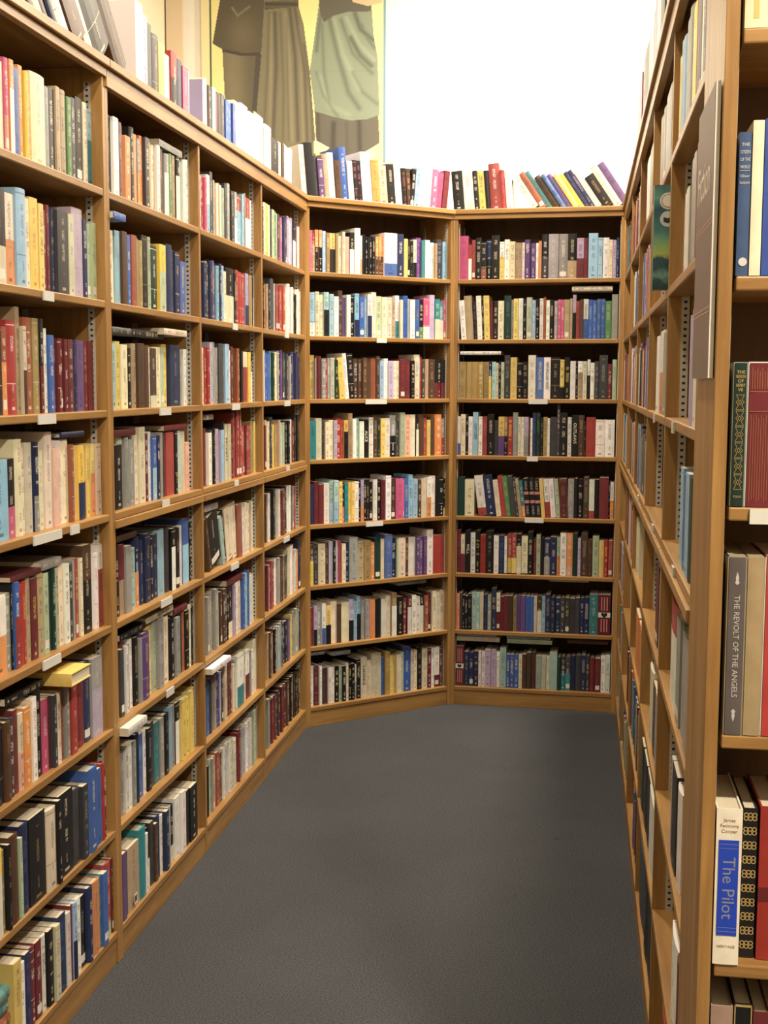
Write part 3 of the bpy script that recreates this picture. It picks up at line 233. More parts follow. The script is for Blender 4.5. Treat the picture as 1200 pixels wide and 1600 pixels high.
'right1g':('R',6,7,"170,35,166,tc,0,0 205,18,172,wc,0,0 223,21,165,sj,0,0 244,20,193,ok,0,0 264,35,198,mw,0,0 299,26,187,tr,0,0 325,29,167,mk,0,0 355,29,202,tr,0,0 383,30,186,bc,0,0 413,36,171,cj,0,0 449,23,195,ew,0,0 472,20,167,sj,0,0 492,28,203,qw,0,0 520,20,169,rj,0,0 540,36,184,xj,0,0 576,38,197,ww,0,0 614,35,204,uj,0,0 648,37,167,wr,0,0 685,31,178,ec,0,0 717,27,187,tr,0,0"),
'right1h':('R',7,7,"370,17,191,sw,0,0 387,33,197,tj,0,0 419,31,178,jk,0,0 451,20,166,sr,0,0 470,37,182,rr,0,0 507,37,191,rj,0,0 544,21,182,zw,0,0 564,17,181,tc,0,0 581,29,185,bc,0,0 611,30,178,uc,0,0 640,36,196,xk,0,0 676,16,201,mc,0,0 692,18,198,xw,0,0 710,34,185,tj,0,0"),
'right2a':('R',0,7,"776,36,169,nw,0,0 812,33,176,mk,0,0 845,17,185,rj,0,0 861,35,175,nc,0,0 896,17,168,nw,0,0 913,31,181,sw,0,0 944,35,173,or,0,0 978,29,196,rk,0,0 1008,25,190,cw,0,0 1033,20,187,qk,0,0 1053,21,201,mj,0,0 1074,31,189,ej,0,0 1105,32,179,mk,0,0 1137,20,199,mw,0,0 1157,17,177,tk,0,0 1174,37,196,ck,0,0 1210,34,190,nc,0,0 1244,38,204,lk,0,0 1282,24,193,kr,0,0 1305,17,191,mw,0,0 1322,23,203,cw,0,0 1345,27,198,cc,0,0 1372,34,180,rj,0,0 1406,16,166,or,0,0 1423,21,202,kj,0,0 1444,17,176,tc,0,0 1461,26,185,ec,0,0"),
'right2b':('R',1,7,"926,36,199,ek,0,0 962,29,199,cj,0,0 992,19,201,mr,0,0 1011,26,172,bj,0,0 1037,20,175,kj,0,0 1058,32,203,cj,0,0 1089,34,170,cj,0,0 1123,19,176,uj,0,0 1143,17,195,uc,0,0 1160,30,183,zw,0,0 1190,36,183,jw,0,0 1225,16,198,ew,0,0 1242,20,170,jw,0,0 1262,22,177,nc,0,0 1284,32,170,bw,0,0 1316,36,183,zj,0,0 1351,28,169,bj,0,0 1379,30,175,mj,0,0 1409,31,168,cw,0,0 1440,19,173,xj,0,0 1459,23,186,uc,0,0"),
'right2c':('R',2,7,"776,29,204,bj,0,0 805,37,175,ck,0,0 842,28,192,tj,0,0 870,24,174,zk,0,0 894,28,180,lc,0,0 921,38,202,wj,0,0 959,28,177,uj,0,0 987,31,203,lk,0,0 1018,20,175,rk,0,0 1038,35,178,sj,0,0 1073,22,188,nk,0,0 1095,18,179,rc,0,0 1113,20,171,tw,0,0 1133,27,167,wj,0,0 1161,20,180,er,0,0 1180,25,205,lr,0,0 1205,22,170,rw,0,0 1227,18,168,jw,0,0 1245,25,175,jw,0,0 1270,28,188,rj,0,0 1298,24,173,wk,0,0 1322,24,189,mr,0,0 1346,24,201,jj,0,0 1370,32,190,nw,0,0 1402,26,198,mw,0,0 1428,18,171,kc,0,0 1446,26,187,jk,0,0 1472,25,184,ow,0,0"),
'right2d':('R',3,7,"926,35,197,br,0,0 961,26,188,qj,0,0 987,35,175,jk,0,0 1022,19,199,cj,0,0 1040,35,205,qj,0,0 1076,20,195,qj,0,0 1096,24,192,lr,0,0 1120,28,172,sw,0,0 1147,34,192,er,0,0 1182,35,182,mc,0,0 1217,23,174,uj,0,0 1241,32,201,sj,0,0 1272,33,196,or,0,0 1306,24,197,cr,0,0 1329,22,204,nj,0,0 1351,20,166,lj,0,0 1371,23,167,wc,0,0 1394,33,174,rk,0,0 1427,34,201,qk,0,0 1461,33,169,cr,0,0"),
'right2e':('R',4,7,"776,32,205,qc,0,0 808,26,199,bj,0,0 834,30,176,mw,0,0 864,35,197,mc,0,0 899,37,197,sk,0,0 936,24,201,oj,0,0 959,19,186,xj,0,0 978,22,171,ck,0,0 1000,36,168,ow,0,0 1036,21,180,cr,0,0 1056,32,188,bw,0,0 1088,35,193,jj,0,0 1123,34,171,nc,0,0 1157,17,205,lj,0,0 1174,35,198,sr,0,0 1209,24,201,jc,0,0 1233,35,181,uj,0,0 1267,16,190,rk,0,0 1284,33,172,nj,0,0 1317,33,175,oj,0,0 1350,19,176,mj,0,0 1369,35,199,bk,0,0 1404,17,197,lw,0,0 1421,30,165,uk,0,0 1451,34,177,xk,0,0"),
'right2g':('R',6,7,"1126,22,182,ww,0,0 1148,25,203,nr,0,0 1173,29,186,mr,0,0 1202,37,175,nk,0,0 1239,32,178,mj,0,0 1271,26,198,rc,0,0 1298,29,188,zr,0,0 1327,34,193,ek,0,0 1361,38,169,lr,0,0 1399,22,174,xk,0,0 1421,32,203,zr,0,0 1453,31,194,bk,0,0"),
'right2h':('R',7,7,"926,32,171,tj,0,0 958,16,189,zc,0,0 975,31,195,nw,0,0 1006,23,205,qr,0,0 1029,28,177,sr,0,0 1056,23,182,rr,0,0 1079,21,167,cj,0,0 1099,20,167,zr,0,0 1120,23,168,kk,0,0 1143,17,190,jk,0,0 1160,21,193,er,0,0 1182,29,189,kc,0,0 1210,26,181,nr,0,0 1237,28,188,xc,0,0 1264,19,204,zc,0,0 1284,17,200,ck,0,0 1301,30,177,wr,0,0 1331,25,196,nw,0,0 1356,18,191,uj,0,0 1374,26,169,rk,0,0 1400,28,193,nw,0,0 1428,35,181,uk,0,0 1463,25,168,nr,0,0"),
'right3b':('R',1,7,"1682,28,180,xw,0,0 1710,27,203,ur,0,0 1737,36,172,or,0,0 1773,33,198,lj,0,0 1806,35,175,sj,0,0 1842,20,187,uw,0,0 1861,26,198,zc,0,0 1887,23,199,ok,0,0 1910,28,198,rw,0,0 1937,23,204,lk,0,0 1960,28,187,kc,0,0 1989,21,188,bk,0,0 2010,37,191,lk,0,0 2046,30,197,nj,0,0 2077,32,179,ok,0,0 2108,33,173,ur,0,0 2142,37,177,sw,0,0 2179,30,202,nw,0,0 2209,22,203,wc,0,0 2230,23,186,ec,0,0"),
'right3c':('R',2,7,"1532,29,168,lk,0,0 1561,20,187,ew,0,0 1581,24,200,xj,0,0 1605,36,193,zj,0,0 1641,31,176,kk,0,0 1672,25,173,tr,0,0 1697,30,201,nc,0,0 1727,21,193,mr,0,0 1748,19,166,tc,0,0 1767,36,180,rc,0,0 1803,27,179,rr,0,0 1830,36,171,ck,0,0 1867,27,184,nr,0,0 1894,18,183,mc,0,0 1912,29,198,rw,0,0 1941,17,173,bc,0,0 1958,29,175,ck,0,0 1987,23,182,lr,0,0 2010,19,172,zk,0,0 2029,38,203,uk,0,0 2066,17,165,lk,0,0 2084,33,198,ew,0,0 2117,32,203,cj,0,0 2149,33,200,lw,0,0 2182,27,194,zr,0,0 2208,28,196,rj,0,0"),
'right3d':('R',3,7,"1532,27,202,nr,0,0 1559,29,203,er,0,0 1588,32,182,kr,0,0 1620,21,191,ew,0,0 1641,35,191,uc,0,0 1676,29,202,lw,0,0 1705,20,172,br,0,0 1725,36,190,xc,0,0 1760,37,201,nc,0,0 1797,20,182,kk,0,0 1817,21,170,br,0,0 1838,25,194,tj,0,0 1862,35,190,mw,0,0 1897,25,194,zr,0,0 1922,31,182,tk,0,0 1953,38,182,mr,0,0 1991,21,200,mr,0,0 2012,23,174,er,0,0 2035,21,181,qr,0,0 2056,17,174,qj,0,0 2072,38,168,er,0,0 2110,31,190,zj,0,0 2141,17,204,tc,0,0 2157,33,174,bc,0,0 2190,25,175,nw,0,0 2215,26,183,kw,0,0"),
'right3g':('R',6,7,"1532,37,197,mk,0,0 1569,32,201,ok,0,0 1601,37,166,rr,0,0 1638,34,190,tc,0,0 1673,25,175,tw,0,0 1698,35,171,qw,0,0 1733,22,190,uc,0,0 1755,20,169,uj,0,0 1775,32,205,zj,0,0 1807,32,166,tr,0,0 1839,30,188,zc,0,0 1869,32,190,tr,0,0 1901,27,169,jr,0,0 1928,32,205,wc,0,0 1960,16,196,ek,0,0 1976,35,203,jc,0,0 2011,22,195,mc,0,0 2034,24,174,ec,0,0 2058,34,180,uw,0,0 2092,19,203,jr,0,0 2111,20,165,xw,0,0 2131,27,192,bc,0,0 2158,21,184,jw,0,0 2179,31,173,ec,0,0 2210,31,201,lw,0,0"),
'right3h':('R',7,7,"1882,29,191,qr,0,0 1911,20,203,or,0,0 1931,28,179,uk,0,0 1958,33,196,nw,0,0 1991,17,169,rc,0,0 2008,33,201,zc,0,0 2041,37,199,kr,0,0 2078,26,191,zk,0,0 2104,18,173,sr,0,0 2122,19,176,mw,0,0 2141,25,189,uk,0,0 2166,33,168,er,0,0 2198,35,165,ck,0,0 2233,23,196,jc,0,0"),
}
TITLES={'third4/8': 'BECKETT', 'angled4/13': 'ALICE', 'angled8/14': 'CADENCE', 'back3/15': 'NEW ENGLAND WHITE', 'back3/16': 'NEW ENGLAND WHITE', 'back4/4': 'OXYGEN', 'back4/27': 'OUTLAWS', 'back5/11': '#child', 'back5/12': '#child', 'back5/13': '#child', 'back6/2': 'WELL', 'back7/34': '#heart', 'back8/0': '#heart'}
FLAT=[["second1", 456, 662, 2187, 19, "xz", 20, 0], ["second2", 20, 104, 1929, 18, "us", -10, 0], ["second3", 72, 214, 1642, 21, "ze", 20, 0], ["second3", 217, 471, 1643, 20, "kz", 20, 0], ["second3", 416, 623, 1656, 18, "ck", 0, 0], ["second4", 73, 228, 1378, 18, "mq", 20, 0], ["second4", 466, 673, 1379, 16, "mr", 20, 0], ["second5", 79, 225, 1101, 17, "qk", 20, 0], ["second6", 87, 284, 836, 17, "kx", 20, 0], ["second6", 289, 521, 844, 17, "cb", 20, 0], ["second6", 530, 655, 822, 21, "mr", 20, 0], ["second7", 20, 159, 600, 21, "wu", -25, 0], ["third6", 1092, 1286, 820, 21, "mq", 20, 0], ["third7", 781, 995, 586, 18, "wc", -20, 0], ["third4", 866, 953, 1400, 17, "xc", 20, 0], ["third5", 850, 994, 1103, 20, "wc", 20, 0], ["nearleft5", -538, -386, 1093, 12, "mq", 20, 0], ["nearleft5", -383, -275, 1095, 20, "xc", 20, 0], ["nearleft6", -578, -388, 833, 17, "kz", 20, 0], ["nearleft4", -258, -123, 1389, 14, "nz", 20, 0], ["back2", 537, 719, 1939, 21, "cq", 20, 0], ["back3", 29, 218, 1653, 15, "wc", 20, 0], ["back7", 27, 209, 612, 18, "kz", 20, 0], ["back7", 216, 433, 622, 15, "kz", 20, 0], ["back7", 457, 639, 604, 21, "ck", 20, 0], ["back8", 29, 216, 330, 25, "lk", 20, 0], ["back8", 26, 229, 305, 23, "cj", 20, 0], ["back8", 263, 469, 326, 21, "ae", 20, 0], ["back8", 265, 475, 303, 20, "ex", 20, 0], ["back8", 545, 733, 337, 23, "mk", 20, 0], ["back8", 546, 733, 314, 20, "qm", 20, 0], ["angled7", 490, 649, 592, 20, "xk", 20, 0], ["angled8", 30, 99, 317, 16, "xz", 20, 0], ["angled8", 141, 235, 304, 17, "xz", 20, 0]]
TAGS=[["L", 1, -387, -334], ["L", 2, -429, -339], ["L", 3, -468, -321], ["L", 3, -269, -220], ["L", 4, -436, -342], ["L", 2, 367, 459], ["L", 3, 378, 435], ["L", 4, 353, 446], ["L", 5, 388, 451], ["L", 1, 1116, 1173], ["L", 2, 1099, 1194], ["L", 3, 1121, 1168], ["L", 4, 1069, 1161], ["L", 1, 1865, 1929], ["L", 2, 1853, 1948], ["L", 3, 1883, 1931], ["L", 4, 1830, 1925], ["B", 1, 357, 410], ["B", 2, 299, 411], ["B", 4, 303, 393], ["K", 2, 350, 437], ["K", 3, 347, 397], ["K", 4, 341, 428], ["R", 2, 2660, 2680], ["R", 2, 3300, 3340], ["R", 3, 1900, 1940], ["R", 3, 2700, 2740], ["R", 3, 3400, 3440]]
CN=(-0.6913,3.1516);CC=(-0.3362,5.3812);CB=(0.3188,5.8024);CK=(1.0740,5.6525)

# ------------------------------------------------------------------ helpers
def new_obj(name, me, parent=None, mats=None):
    o = bpy.data.objects.new(name, me); COL.objects.link(o)
    if parent: o.parent = parent
    if mats:
        for m in mats: me.materials.append(m)
    return o
def empty(name, loc=(0,0,0), rz=0.0):
    o = bpy.data.objects.new(name, None); COL.objects.link(o)
    o.empty_display_size = .1; o.location = loc; o.rotation_euler = (0,0,rz); return o
def tag(o, label, cat, group=None, kind=None):
    o['label'] = label; o['category'] = cat
    if group: o['group'] = group
    if kind: o['kind'] = kind
    return o
def boxes(name, bl, mat, parent=None, bevel=0.0):
    """bl: list of (x0,x1,y0,y1,z0,z1) joined into one part"""
    bm = bmesh.new()
    for x0,x1,y0,y1,z0,z1 in bl:
        r = bmesh.ops.create_cube(bm, size=1)
        bmesh.ops.scale(bm, vec=(x1-x0,y1-y0,z1-z0), verts=r['verts'])
        bmesh.ops.translate(bm, vec=((x0+x1)/2,(y0+y1)/2,(z0+z1)/2), verts=r['verts'])
    if bevel: bmesh.ops.bevel(bm, geom=bm.edges[:], offset=bevel, segments=2, affect='EDGES', profile=.5)
    me = bpy.data.meshes.new(name); bm.to_mesh(me); bm.free()
    return new_obj(name, me, parent, [mat])

# ------------------------------------------------------------------ the room
boxes('floor', [(-3.2,3.6,-1.0,7.2,-.05,0)], M_carpet)['kind'] = 'structure'
def wall_poly(name, p0, p1, z1, mat, th=.08, flip=1):
    a = Vector((p0[0],p0[1],0)); b = Vector((p1[0],p1[1],0)); d = (b-a); L = d.length
    o = boxes(name, [(0,L,0,th*flip,0,z1)] if flip>0 else [(0,L,th*flip,0,0,z1)], mat)
    o.location = a; o.rotation_euler = (0,0,math.atan2(d.y,d.x)); o['kind'] = 'structure'; return o
BWY = 6.32
wall_poly('wall_back', (-1.07,BWY), (3.4,BWY), CEIL_Z, M_wall, flip=1)
wall_poly('wall_left', (-2.24,-.9), (-1.07,BWY), CEIL_Z, M_wallcream, flip=1)
wall_poly('wall_right', (3.4,BWY), (3.4,-.9), CEIL_Z, M_wall, flip=1)
wall_poly('wall_rear', (3.4,-.9), (-2.24,-.9), CEIL_Z, M_rear, flip=1)
boxes('ceiling', [(-3.2,3.6,-1.0,7.2,CEIL_Z,CEIL_Z+.05)], M_ceiling)['kind'] = 'structure'
# a shallow pinkish-beige strip in the corner, behind the poster's left edge
cstrip = boxes('trim_1', [(-1.07,-.99,BWY-.05,BWY,0,CEIL_Z)], M_cornerstrip); cstrip['kind'] = 'structure'

# ------------------------------------------------------------------ added ceiling lamps (unseen fittings, placed to set the brightness)
def added_lamp(x, y, watts, size, lab):
    r = tag(empty('added_ceiling_light', (x,y,CEIL_Z)), lab, 'ceiling light', 'added round ceiling lights above the aisle')
    bm = bmesh.new()
    bmesh.ops.create_cone(bm, cap_ends=True, segments=40, radius1=size/2+.03, radius2=size/2+.045, depth=.05)
    bmesh.ops.translate(bm, vec=(0,0,-.0255), verts=bm.verts)
    me = bpy.data.meshes.new('housing'); bm.to_mesh(me); bm.free(); new_obj('housing', me, r, [M_metal])
    bm = bmesh.new(); bmesh.ops.create_circle(bm, cap_ends=True, segments=40, radius=size/2)
    bmesh.ops.translate(bm, vec=(0,0,-.053), verts=bm.verts)
    me = bpy.data.meshes.new('diffuser'); bm.to_mesh(me); bm.free(); new_obj('diffuser', me, r, [M_lamp])
    l = bpy.data.lights.new('lamp', 'AREA'); l.shape = 'DISK'; l.size = size; l.energy = watts; l.color = LAMP_COL
    lo = bpy.data.objects.new('lamp', l); COL.objects.link(lo); lo.parent = r; lo.location = (0,0,-.06)
for a in ADDED_LAMPS: added_lamp(*a)

# ------------------------------------------------------------------ bookcases
def unit(v): return v/np.hypot(*v)
CN,CC,CB,CK = [np.array(v) for v in (CN,CC,CB,CK)]
tL = unit(CC-CN); tB = unit(CB-CC); tK = unit(CK-CB); tR = -tL; tE = np.array([-tR[1], tR[0]])
if tE[0] < 0: tE = -tE
RE = CK + tR*4.05
PLANES = {'L':(CN,tL), 'B':(CC,tB), 'K':(CB,tK), 'R':(CK,tR), 'E':(RE,tE)}
def frame(pl):
    A,t = PLANES[pl]; return A, t, np.array([-t[1], t[0]]), math.atan2(t[1],t[0])
ZL = [1.995,1.722,1.450,1.187,.902,.632,.360,.088]
ZE = [1.975,1.661,1.357,1.045,.720,.400,.095]
DEP = .265; TH = .018; ST = .019
def bookcase(pl, s0, s1, divs, label, zs=ZL, split=None, fascia=.03, H=2.31, front_stiles=True, gap=0.0, dep=DEP, tags=True, stds=True, overhang=(0,0)):
    A,t,n,rz = frame(pl)
    root = tag(empty('bookcase', (A[0]+t[0]*s0, A[1]+t[1]*s0, 0), rz), label, 'bookcase')
    W = s1-s0; ed = [0]+[d-s0 for d in divs]+[W]
    for x0,x1 in ((0,TH),(W-TH,W)): boxes('side_panel', [(x0,x1,0,dep,0,H-.022)], M_woodv, root, .0012)
    for d in ed[1:-1]: boxes('divider', [(d-TH/2,d+TH/2,.0015,dep-.01,.0,H-.022)], M_woodv, root, .0012)
    boxes('back_panel', [(TH,W-TH,dep-.008,dep,.07,H-.022)], M_woodback_shaded, root)
    boxes('top_board', [(-overhang[0],W+overhang[1],-.016,dep,H-.022,H)], M_woodh, root, .003)
    boxes('fascia', [(0,W,-.006,.012,H-.022-fascia+.008,H-.023)], M_woodh, root, .0015)
    boxes('base_board', [(TH,W-TH,.004,.022,0,zs[-1]-ST)], M_woodh, root, .001)
    out = {}
    for bi in range(len(ed)-1):
        x0 = ed[bi]+(TH if bi==0 else TH/2)+gap; x1 = ed[bi+1]-(TH if bi==len(ed)-2 else TH/2)-gap
        for zi,z in enumerate(zs):
            sh = boxes('shelf', [(x0,x1,.001 if gap==0 else .004,dep-.009,z-ST,z)], M_woodh, root, .0025)
            out[(bi,zi)] = sh
            if split is not None and zi==split:
                boxes('rail', [(x0-.004,x1+.004,-.006,.02,z-ST-.022,z-ST-.001)], M_woodh, root, .002)
        if stds:
            zt = H-.06
            for xs,xe in ((x0-gap,x0-gap+.0035),(x1+gap-.0035,x1+gap)):
                boxes('shelf_standard', [(xs,xe,.030,.046,zs[-1],zt)], M_standard, root)
                boxes('shelf_standard', [(xs,xe,dep-.06,dep-.044,zs[-1],zt)], M_standard, root)
    return root, out, ed
cases = {}
cases['near'] = bookcase('L', -.778, 0.0, [], 'tall oak bookcase nearest the camera on the left, cut off by the left edge')
cases['far'] = bookcase('L', 0.0, 2.258, [.766,1.524], 'long oak bookcase of three bays along the left side of the aisle', split=3, fascia=.052)
cases['angled'] = bookcase('B', 0.0, .779, [], 'single oak bookcase standing at an angle in the far left corner', overhang=(0,.0))
cases['back'] = bookcase('K', 0.0, .770, [], 'single oak bookcase facing the camera at the far end of the aisle')
cases['right'] = bookcase('R', 0.02, 3.786, [.756,1.512,2.265,3.022], 'long oak bookcase seen edge-on along the right side of the aisle', split=3, fascia=.052)
cases['end'] = bookcase('E', 0.0, .80, [], 'oak bookcase at the right edge of the picture facing the camera', zs=ZE, H=2.31, gap=.005)
# label holders on the shelf edges: parts of their shelves
def shelf_for(pl, s, zi):
    if pl=='L' and s<0: r,o,ed = cases['near']; x=s+.778
    elif pl=='L': r,o,ed = cases['far']; x=s
    elif pl=='R': r,o,ed = cases['right']; x=s-.02
    else: r,o,ed = cases['angled' if pl=='B' else 'back']; x=s
    for bi in range(len(ed)-1):
        if ed[bi]<=x<ed[bi+1]: return o[(bi,zi)], x
for pl,zi,a,b in TAGS:
    r = shelf_for(pl,(a+b)/2000,zi)
    if not r: continue
    sh,x = r; hw=(b-a)/2000; z=ZL[zi]
    low = boxes('label_holder', [(x-hw,x+hw,-.0035,.0005,z-ST-.004,z-.002)], M_tag, sh)
# paper label on the end bookcase's third shelf
o3 = cases['end'][1][(0,2)]
tg = boxes('label_holder', [(.05,.14,-.002,.0035,ZE[2]-ST-.003,ZE[2]-.002)], M_tag, o3)
tg['label'] = 'white paper shelf label'

# ------------------------------------------------------------------ books
def text(body, size, mat, parent, loc, rot=(math.pi/2,0,0), name='title', sx=1.0, align='CENTER', maxw=None, ext=.00012):
    cu = bpy.data.curves.new(name,'FONT'); cu.body=body; cu.size=size; cu.align_x=align; cu.align_y='CENTER'; cu.extrude=ext; cu.resolution_u=2
    o = bpy.data.objects.new(name,cu); COL.objects.link(o)
    dg = bpy.context.evaluated_depsgraph_get(); me = bpy.data.meshes.new_from_object(o.evaluated_get(dg))
    bpy.data.objects.remove(o)
    xs=[v.co.x for v in me.vertices]; w=max(xs)-min(xs)
    k = sx
    if maxw and w*k>maxw: k = maxw/w
    for v in me.vertices: v.co.x*=k
    me.materials.clear(); me.materials.append(mat)
    ob = new_obj(name, me, parent); ob.location=loc; ob.rotation_euler=rot; return ob
def plate(name, x0,x1,z0,z1, mat, parent, y=-.0004, th=.0005):
    return boxes(name, [(x0,x1,y,y+th,z0,z1)], mat, parent)
UPR=(math.pi/2,0,0); DOWN=(math.pi/2,math.pi/2,0)   # DOWN: reads from the top of the spine to its foot
PAL = {'w':((.80,.78,.72),'white'),'c':((.72,.63,.44),'cream'),'b':((.42,.30,.17),'tan'),'o':((.80,.26,.04),'orange'),
 'y':((.80,.58,.07),'yellow'),'r':((.38,.03,.025),'red'),'m':((.16,.018,.025),'maroon'),'p':((.58,.08,.22),'pink'),
 'v':((.13,.06,.24),'purple'),'l':((.46,.38,.56),'lilac'),'u':((.035,.12,.45),'blue'),'n':((.018,.03,.10),'navy'),
 's':((.25,.48,.68),'sky-blue'),'t':((.02,.24,.27),'teal'),'a':((.36,.60,.58),'aqua'),'g':((.10,.26,.08),'green'),
 'e':((.42,.52,.33),'pale-green'),'d':((.012,.05,.035),'dark-green'),'k':((.014,.013,.014),'black'),'x':((.30,.30,.29),'grey'),
 'z':((.055,.055,.062),'charcoal'),'q':((.09,.045,.025),'brown'),'h':((.34,.09,.035),'rust'),'j':((.36,.25,.07),'mustard'),
 'f':((.72,.38,.28),'salmon')}
LIGHT = set('wcyelafsb')
import random
rng = random.Random(11)
def jit(c, k=.12):
    g = sum(c)/3; q = rng.uniform(.08,.30); c = [v*(1-q)+g*q for v in c]
    f = 1+rng.uniform(-k*1.6,k); return tuple(min(.85,max(.005, v*f*(1+rng.uniform(-.06,.06)))) for v in c)
class Bk:
    pass
def make_spec(code, split, T, H, D=None, hb=None):
    b = Bk(); b.T=T; b.H=H; b.D = D or min(.17, max(.10, H*rng.uniform(.64,.72)))
    b.hb = (rng.random()<.4) if hb is None else hb
    a = code[0]; b.code = code; b.split = split
    b.cA = jit(PAL[a][0]); sec = code[1] if len(code)>1 else None
    if sec and split: b.cB = jit(PAL[sec][0]); b.sp = 1-split/10.0; b.ink = jit(PAL[rng.choice('kn' if a in LIGHT else 'wcc')][0])
    else:
        b.cB = b.cA; b.sp = 0.0
        if sec: b.ink = jit(PAL[sec][0])
        else: b.ink = jit(PAL[rng.choice('kknqmru' if a in LIGHT else 'wwccyjb')][0])
    if a == 'k' and sec and not split and sec in 'zqknmd': b.ink = PAL['c'][0]
    if a in LIGHT and not split and sec in tuple('wcey'): b.ink = PAL['k'][0]
    b.style = rng.random(); b.seed = rng.random()*50
    return b
def book_geo(b):
    """returns cover quads and page quads in the book's own frame: x thickness, y into the shelf, z up; spine at y=0"""
    T,H,D = b.T,b.H,b.D; c = .0024 if b.hb and T>.012 else .0010
    ins = .003 if b.hb else .0006
    bul = min(.004, T*.14) if b.hb else min(.0012, T*.05)
    if b.style<0: bul = min(bul,.0009)
    N = 4 if T>.01 else 2
    sp = [(-T/2+T*i/N, bul*(((2*i/N-1))**2)) for i in range(N+1)]
    V=[]; F=[]; Mi=[]; UV=[]
    def add(pts, mi, uv=None):
        k=len(V); V.extend(pts); F.append(tuple(range(k,k+len(pts)))); Mi.append(mi); UV.append(uv or [(.5,.5)]*len(pts))
    for i in range(N):
        (x0,y0),(x1,y1) = sp[i],sp[i+1]; u0=i/N; u1=(i+1)/N
        add([(x0,y0,0),(x1,y1,0),(x1,y1,H),(x0,y0,H)],0,[(u0,0),(u1,0),(u1,1),(u0,1)])
        # cap strips of the spine
        add([(x0,y0,H),(x1,y1,H),(max(-T/2+c,min(T/2-c,x1)),bul+c,H),(max(-T/2+c,min(T/2-c,x0)),bul+c,H)],1)
        add([(x0,y0,0),(max(-T/2+c,min(T/2-c,x0)),bul+c,0),(max(-T/2+c,min(T/2-c,x1)),bul+c,0),(x1,y1,0)],1)
    for s in (-1,1):
        xo=s*T/2; xi=s*(T/2-c); y0=bul
        q=[(xo,y0,0),(xo,D,0),(xo,D,H),(xo,y0,H)]; add(q if s>0 else q[::-1],1)
        q=[(xi,y0+c,0),(xi,y0+c,H),(xi,D,H),(xi,D,0)]; add(q if s>0 else q[::-1],1)
        q=[(xo,D,0),(xi,D,0),(xi,D,H),(xo,D,H)]; add(q if s>0 else q[::-1],1)
        q=[(xo,y0,H),(xo,D,H),(xi,D,H),(xi,y0+c,H)]; add(q if s>0 else q[::-1],1)
        q=[(xo,y0,0),(xi,y0+c,0),(xi,D,0),(xo,D,0)]; add(q if s>0 else q[::-1],1)
    PV=[];PF=[]
    x0,x1=-T/2+c,T/2-c; y0,y1=bul+c,D-ins; z0,z1=ins,H-ins
    vs=[(x0,y0,z0),(x1,y0,z0),(x1,y1,z0),(x0,y1,z0),(x0,y0,z1),(x1,y0,z1),(x1,y1,z1),(x0,y1,z1)]
    PV=vs; PF=[(0,1,2,3)[::-1],(4,5,6,7),(1,2,6,5),(2,3,7,6),(3,0,4,7),(0,1,5,4)]
    return V,F,Mi,UV,PV,PF
def fill_mesh(name, V, F, Mi, UV, attrs, mats):
    me = bpy.data.meshes.new(name); me.from_pydata([tuple(v) for v in V], [], F)
    for m in mats: me.materials.append(m)
    me.polygons.foreach_set('material_index', Mi)
    uvl = me.uv_layers.new(name='UVMap'); uvl.data.foreach_set('uv', [c for f in UV for p in f for c in p])
    for k,vals in attrs.items():
        a = me.attributes.new(k,'FLOAT_VECTOR','FACE'); a.data.foreach_set('vector', [c for v in vals for c in v])
    me.update(); return me
def attr_for(b, n):
    return {'cA':[b.cA]*n,'cB':[b.cB]*n,'ink':[b.ink]*n,'prm':[(b.sp,b.T,b.H)]*n,'prm2':[(b.seed,b.style,0)]*n}
ALL = []   # every placed book: spec, matrix, place text
def place(b, pl, s, z, sb, lean=0, flat=False, row='', order=0, hz=False, depth=0):
    A,t,n,rz = frame(pl)
    if flat:   # lying on its side, spine outward: thickness vertical
        m = Matrix.Translation((A[0]+t[0]*s+n[0]*sb, A[1]+t[1]*s+n[1]*sb, z)) @ Matrix.Rotation(rz,4,'Z') @ Matrix.Translation((0,0,b.T/2)) @ Matrix.Rotation(math.radians(90),4,'Y') @ Matrix.Translation((0,0,0))
    else:
        a = math.radians(lean); T=b.T
        piv = -T/2 if lean<0 else T/2
        loc = (A[0]+t[0]*s+n[0]*sb, A[1]+t[1]*s+n[1]*sb, z)
        m = Matrix.Translation(loc) @ Matrix.Rotation(rz,4,'Z')
        if lean: m = m @ Matrix.Translation((-T/2 if lean<0 else T/2,0,0)) @ Matrix.Rotation(a,4,'Y') @ Matrix.Translation((-piv,0,0))
    b.m = m; b.row=row; b.flat=flat; b.pl=pl; b.s=s; b.order=order; b.lean=lean
    ALL.append(b); return b
ORD = ['top','second','third','fourth','fifth','sixth','seventh','bottom']
BAYN = {'nearleft':'nearest left bay','second':'second left bay','third':'third left bay','fourth':'fourth left bay','angled':'angled corner bookcase','back':'far end bookcase'}
SIDE = {}
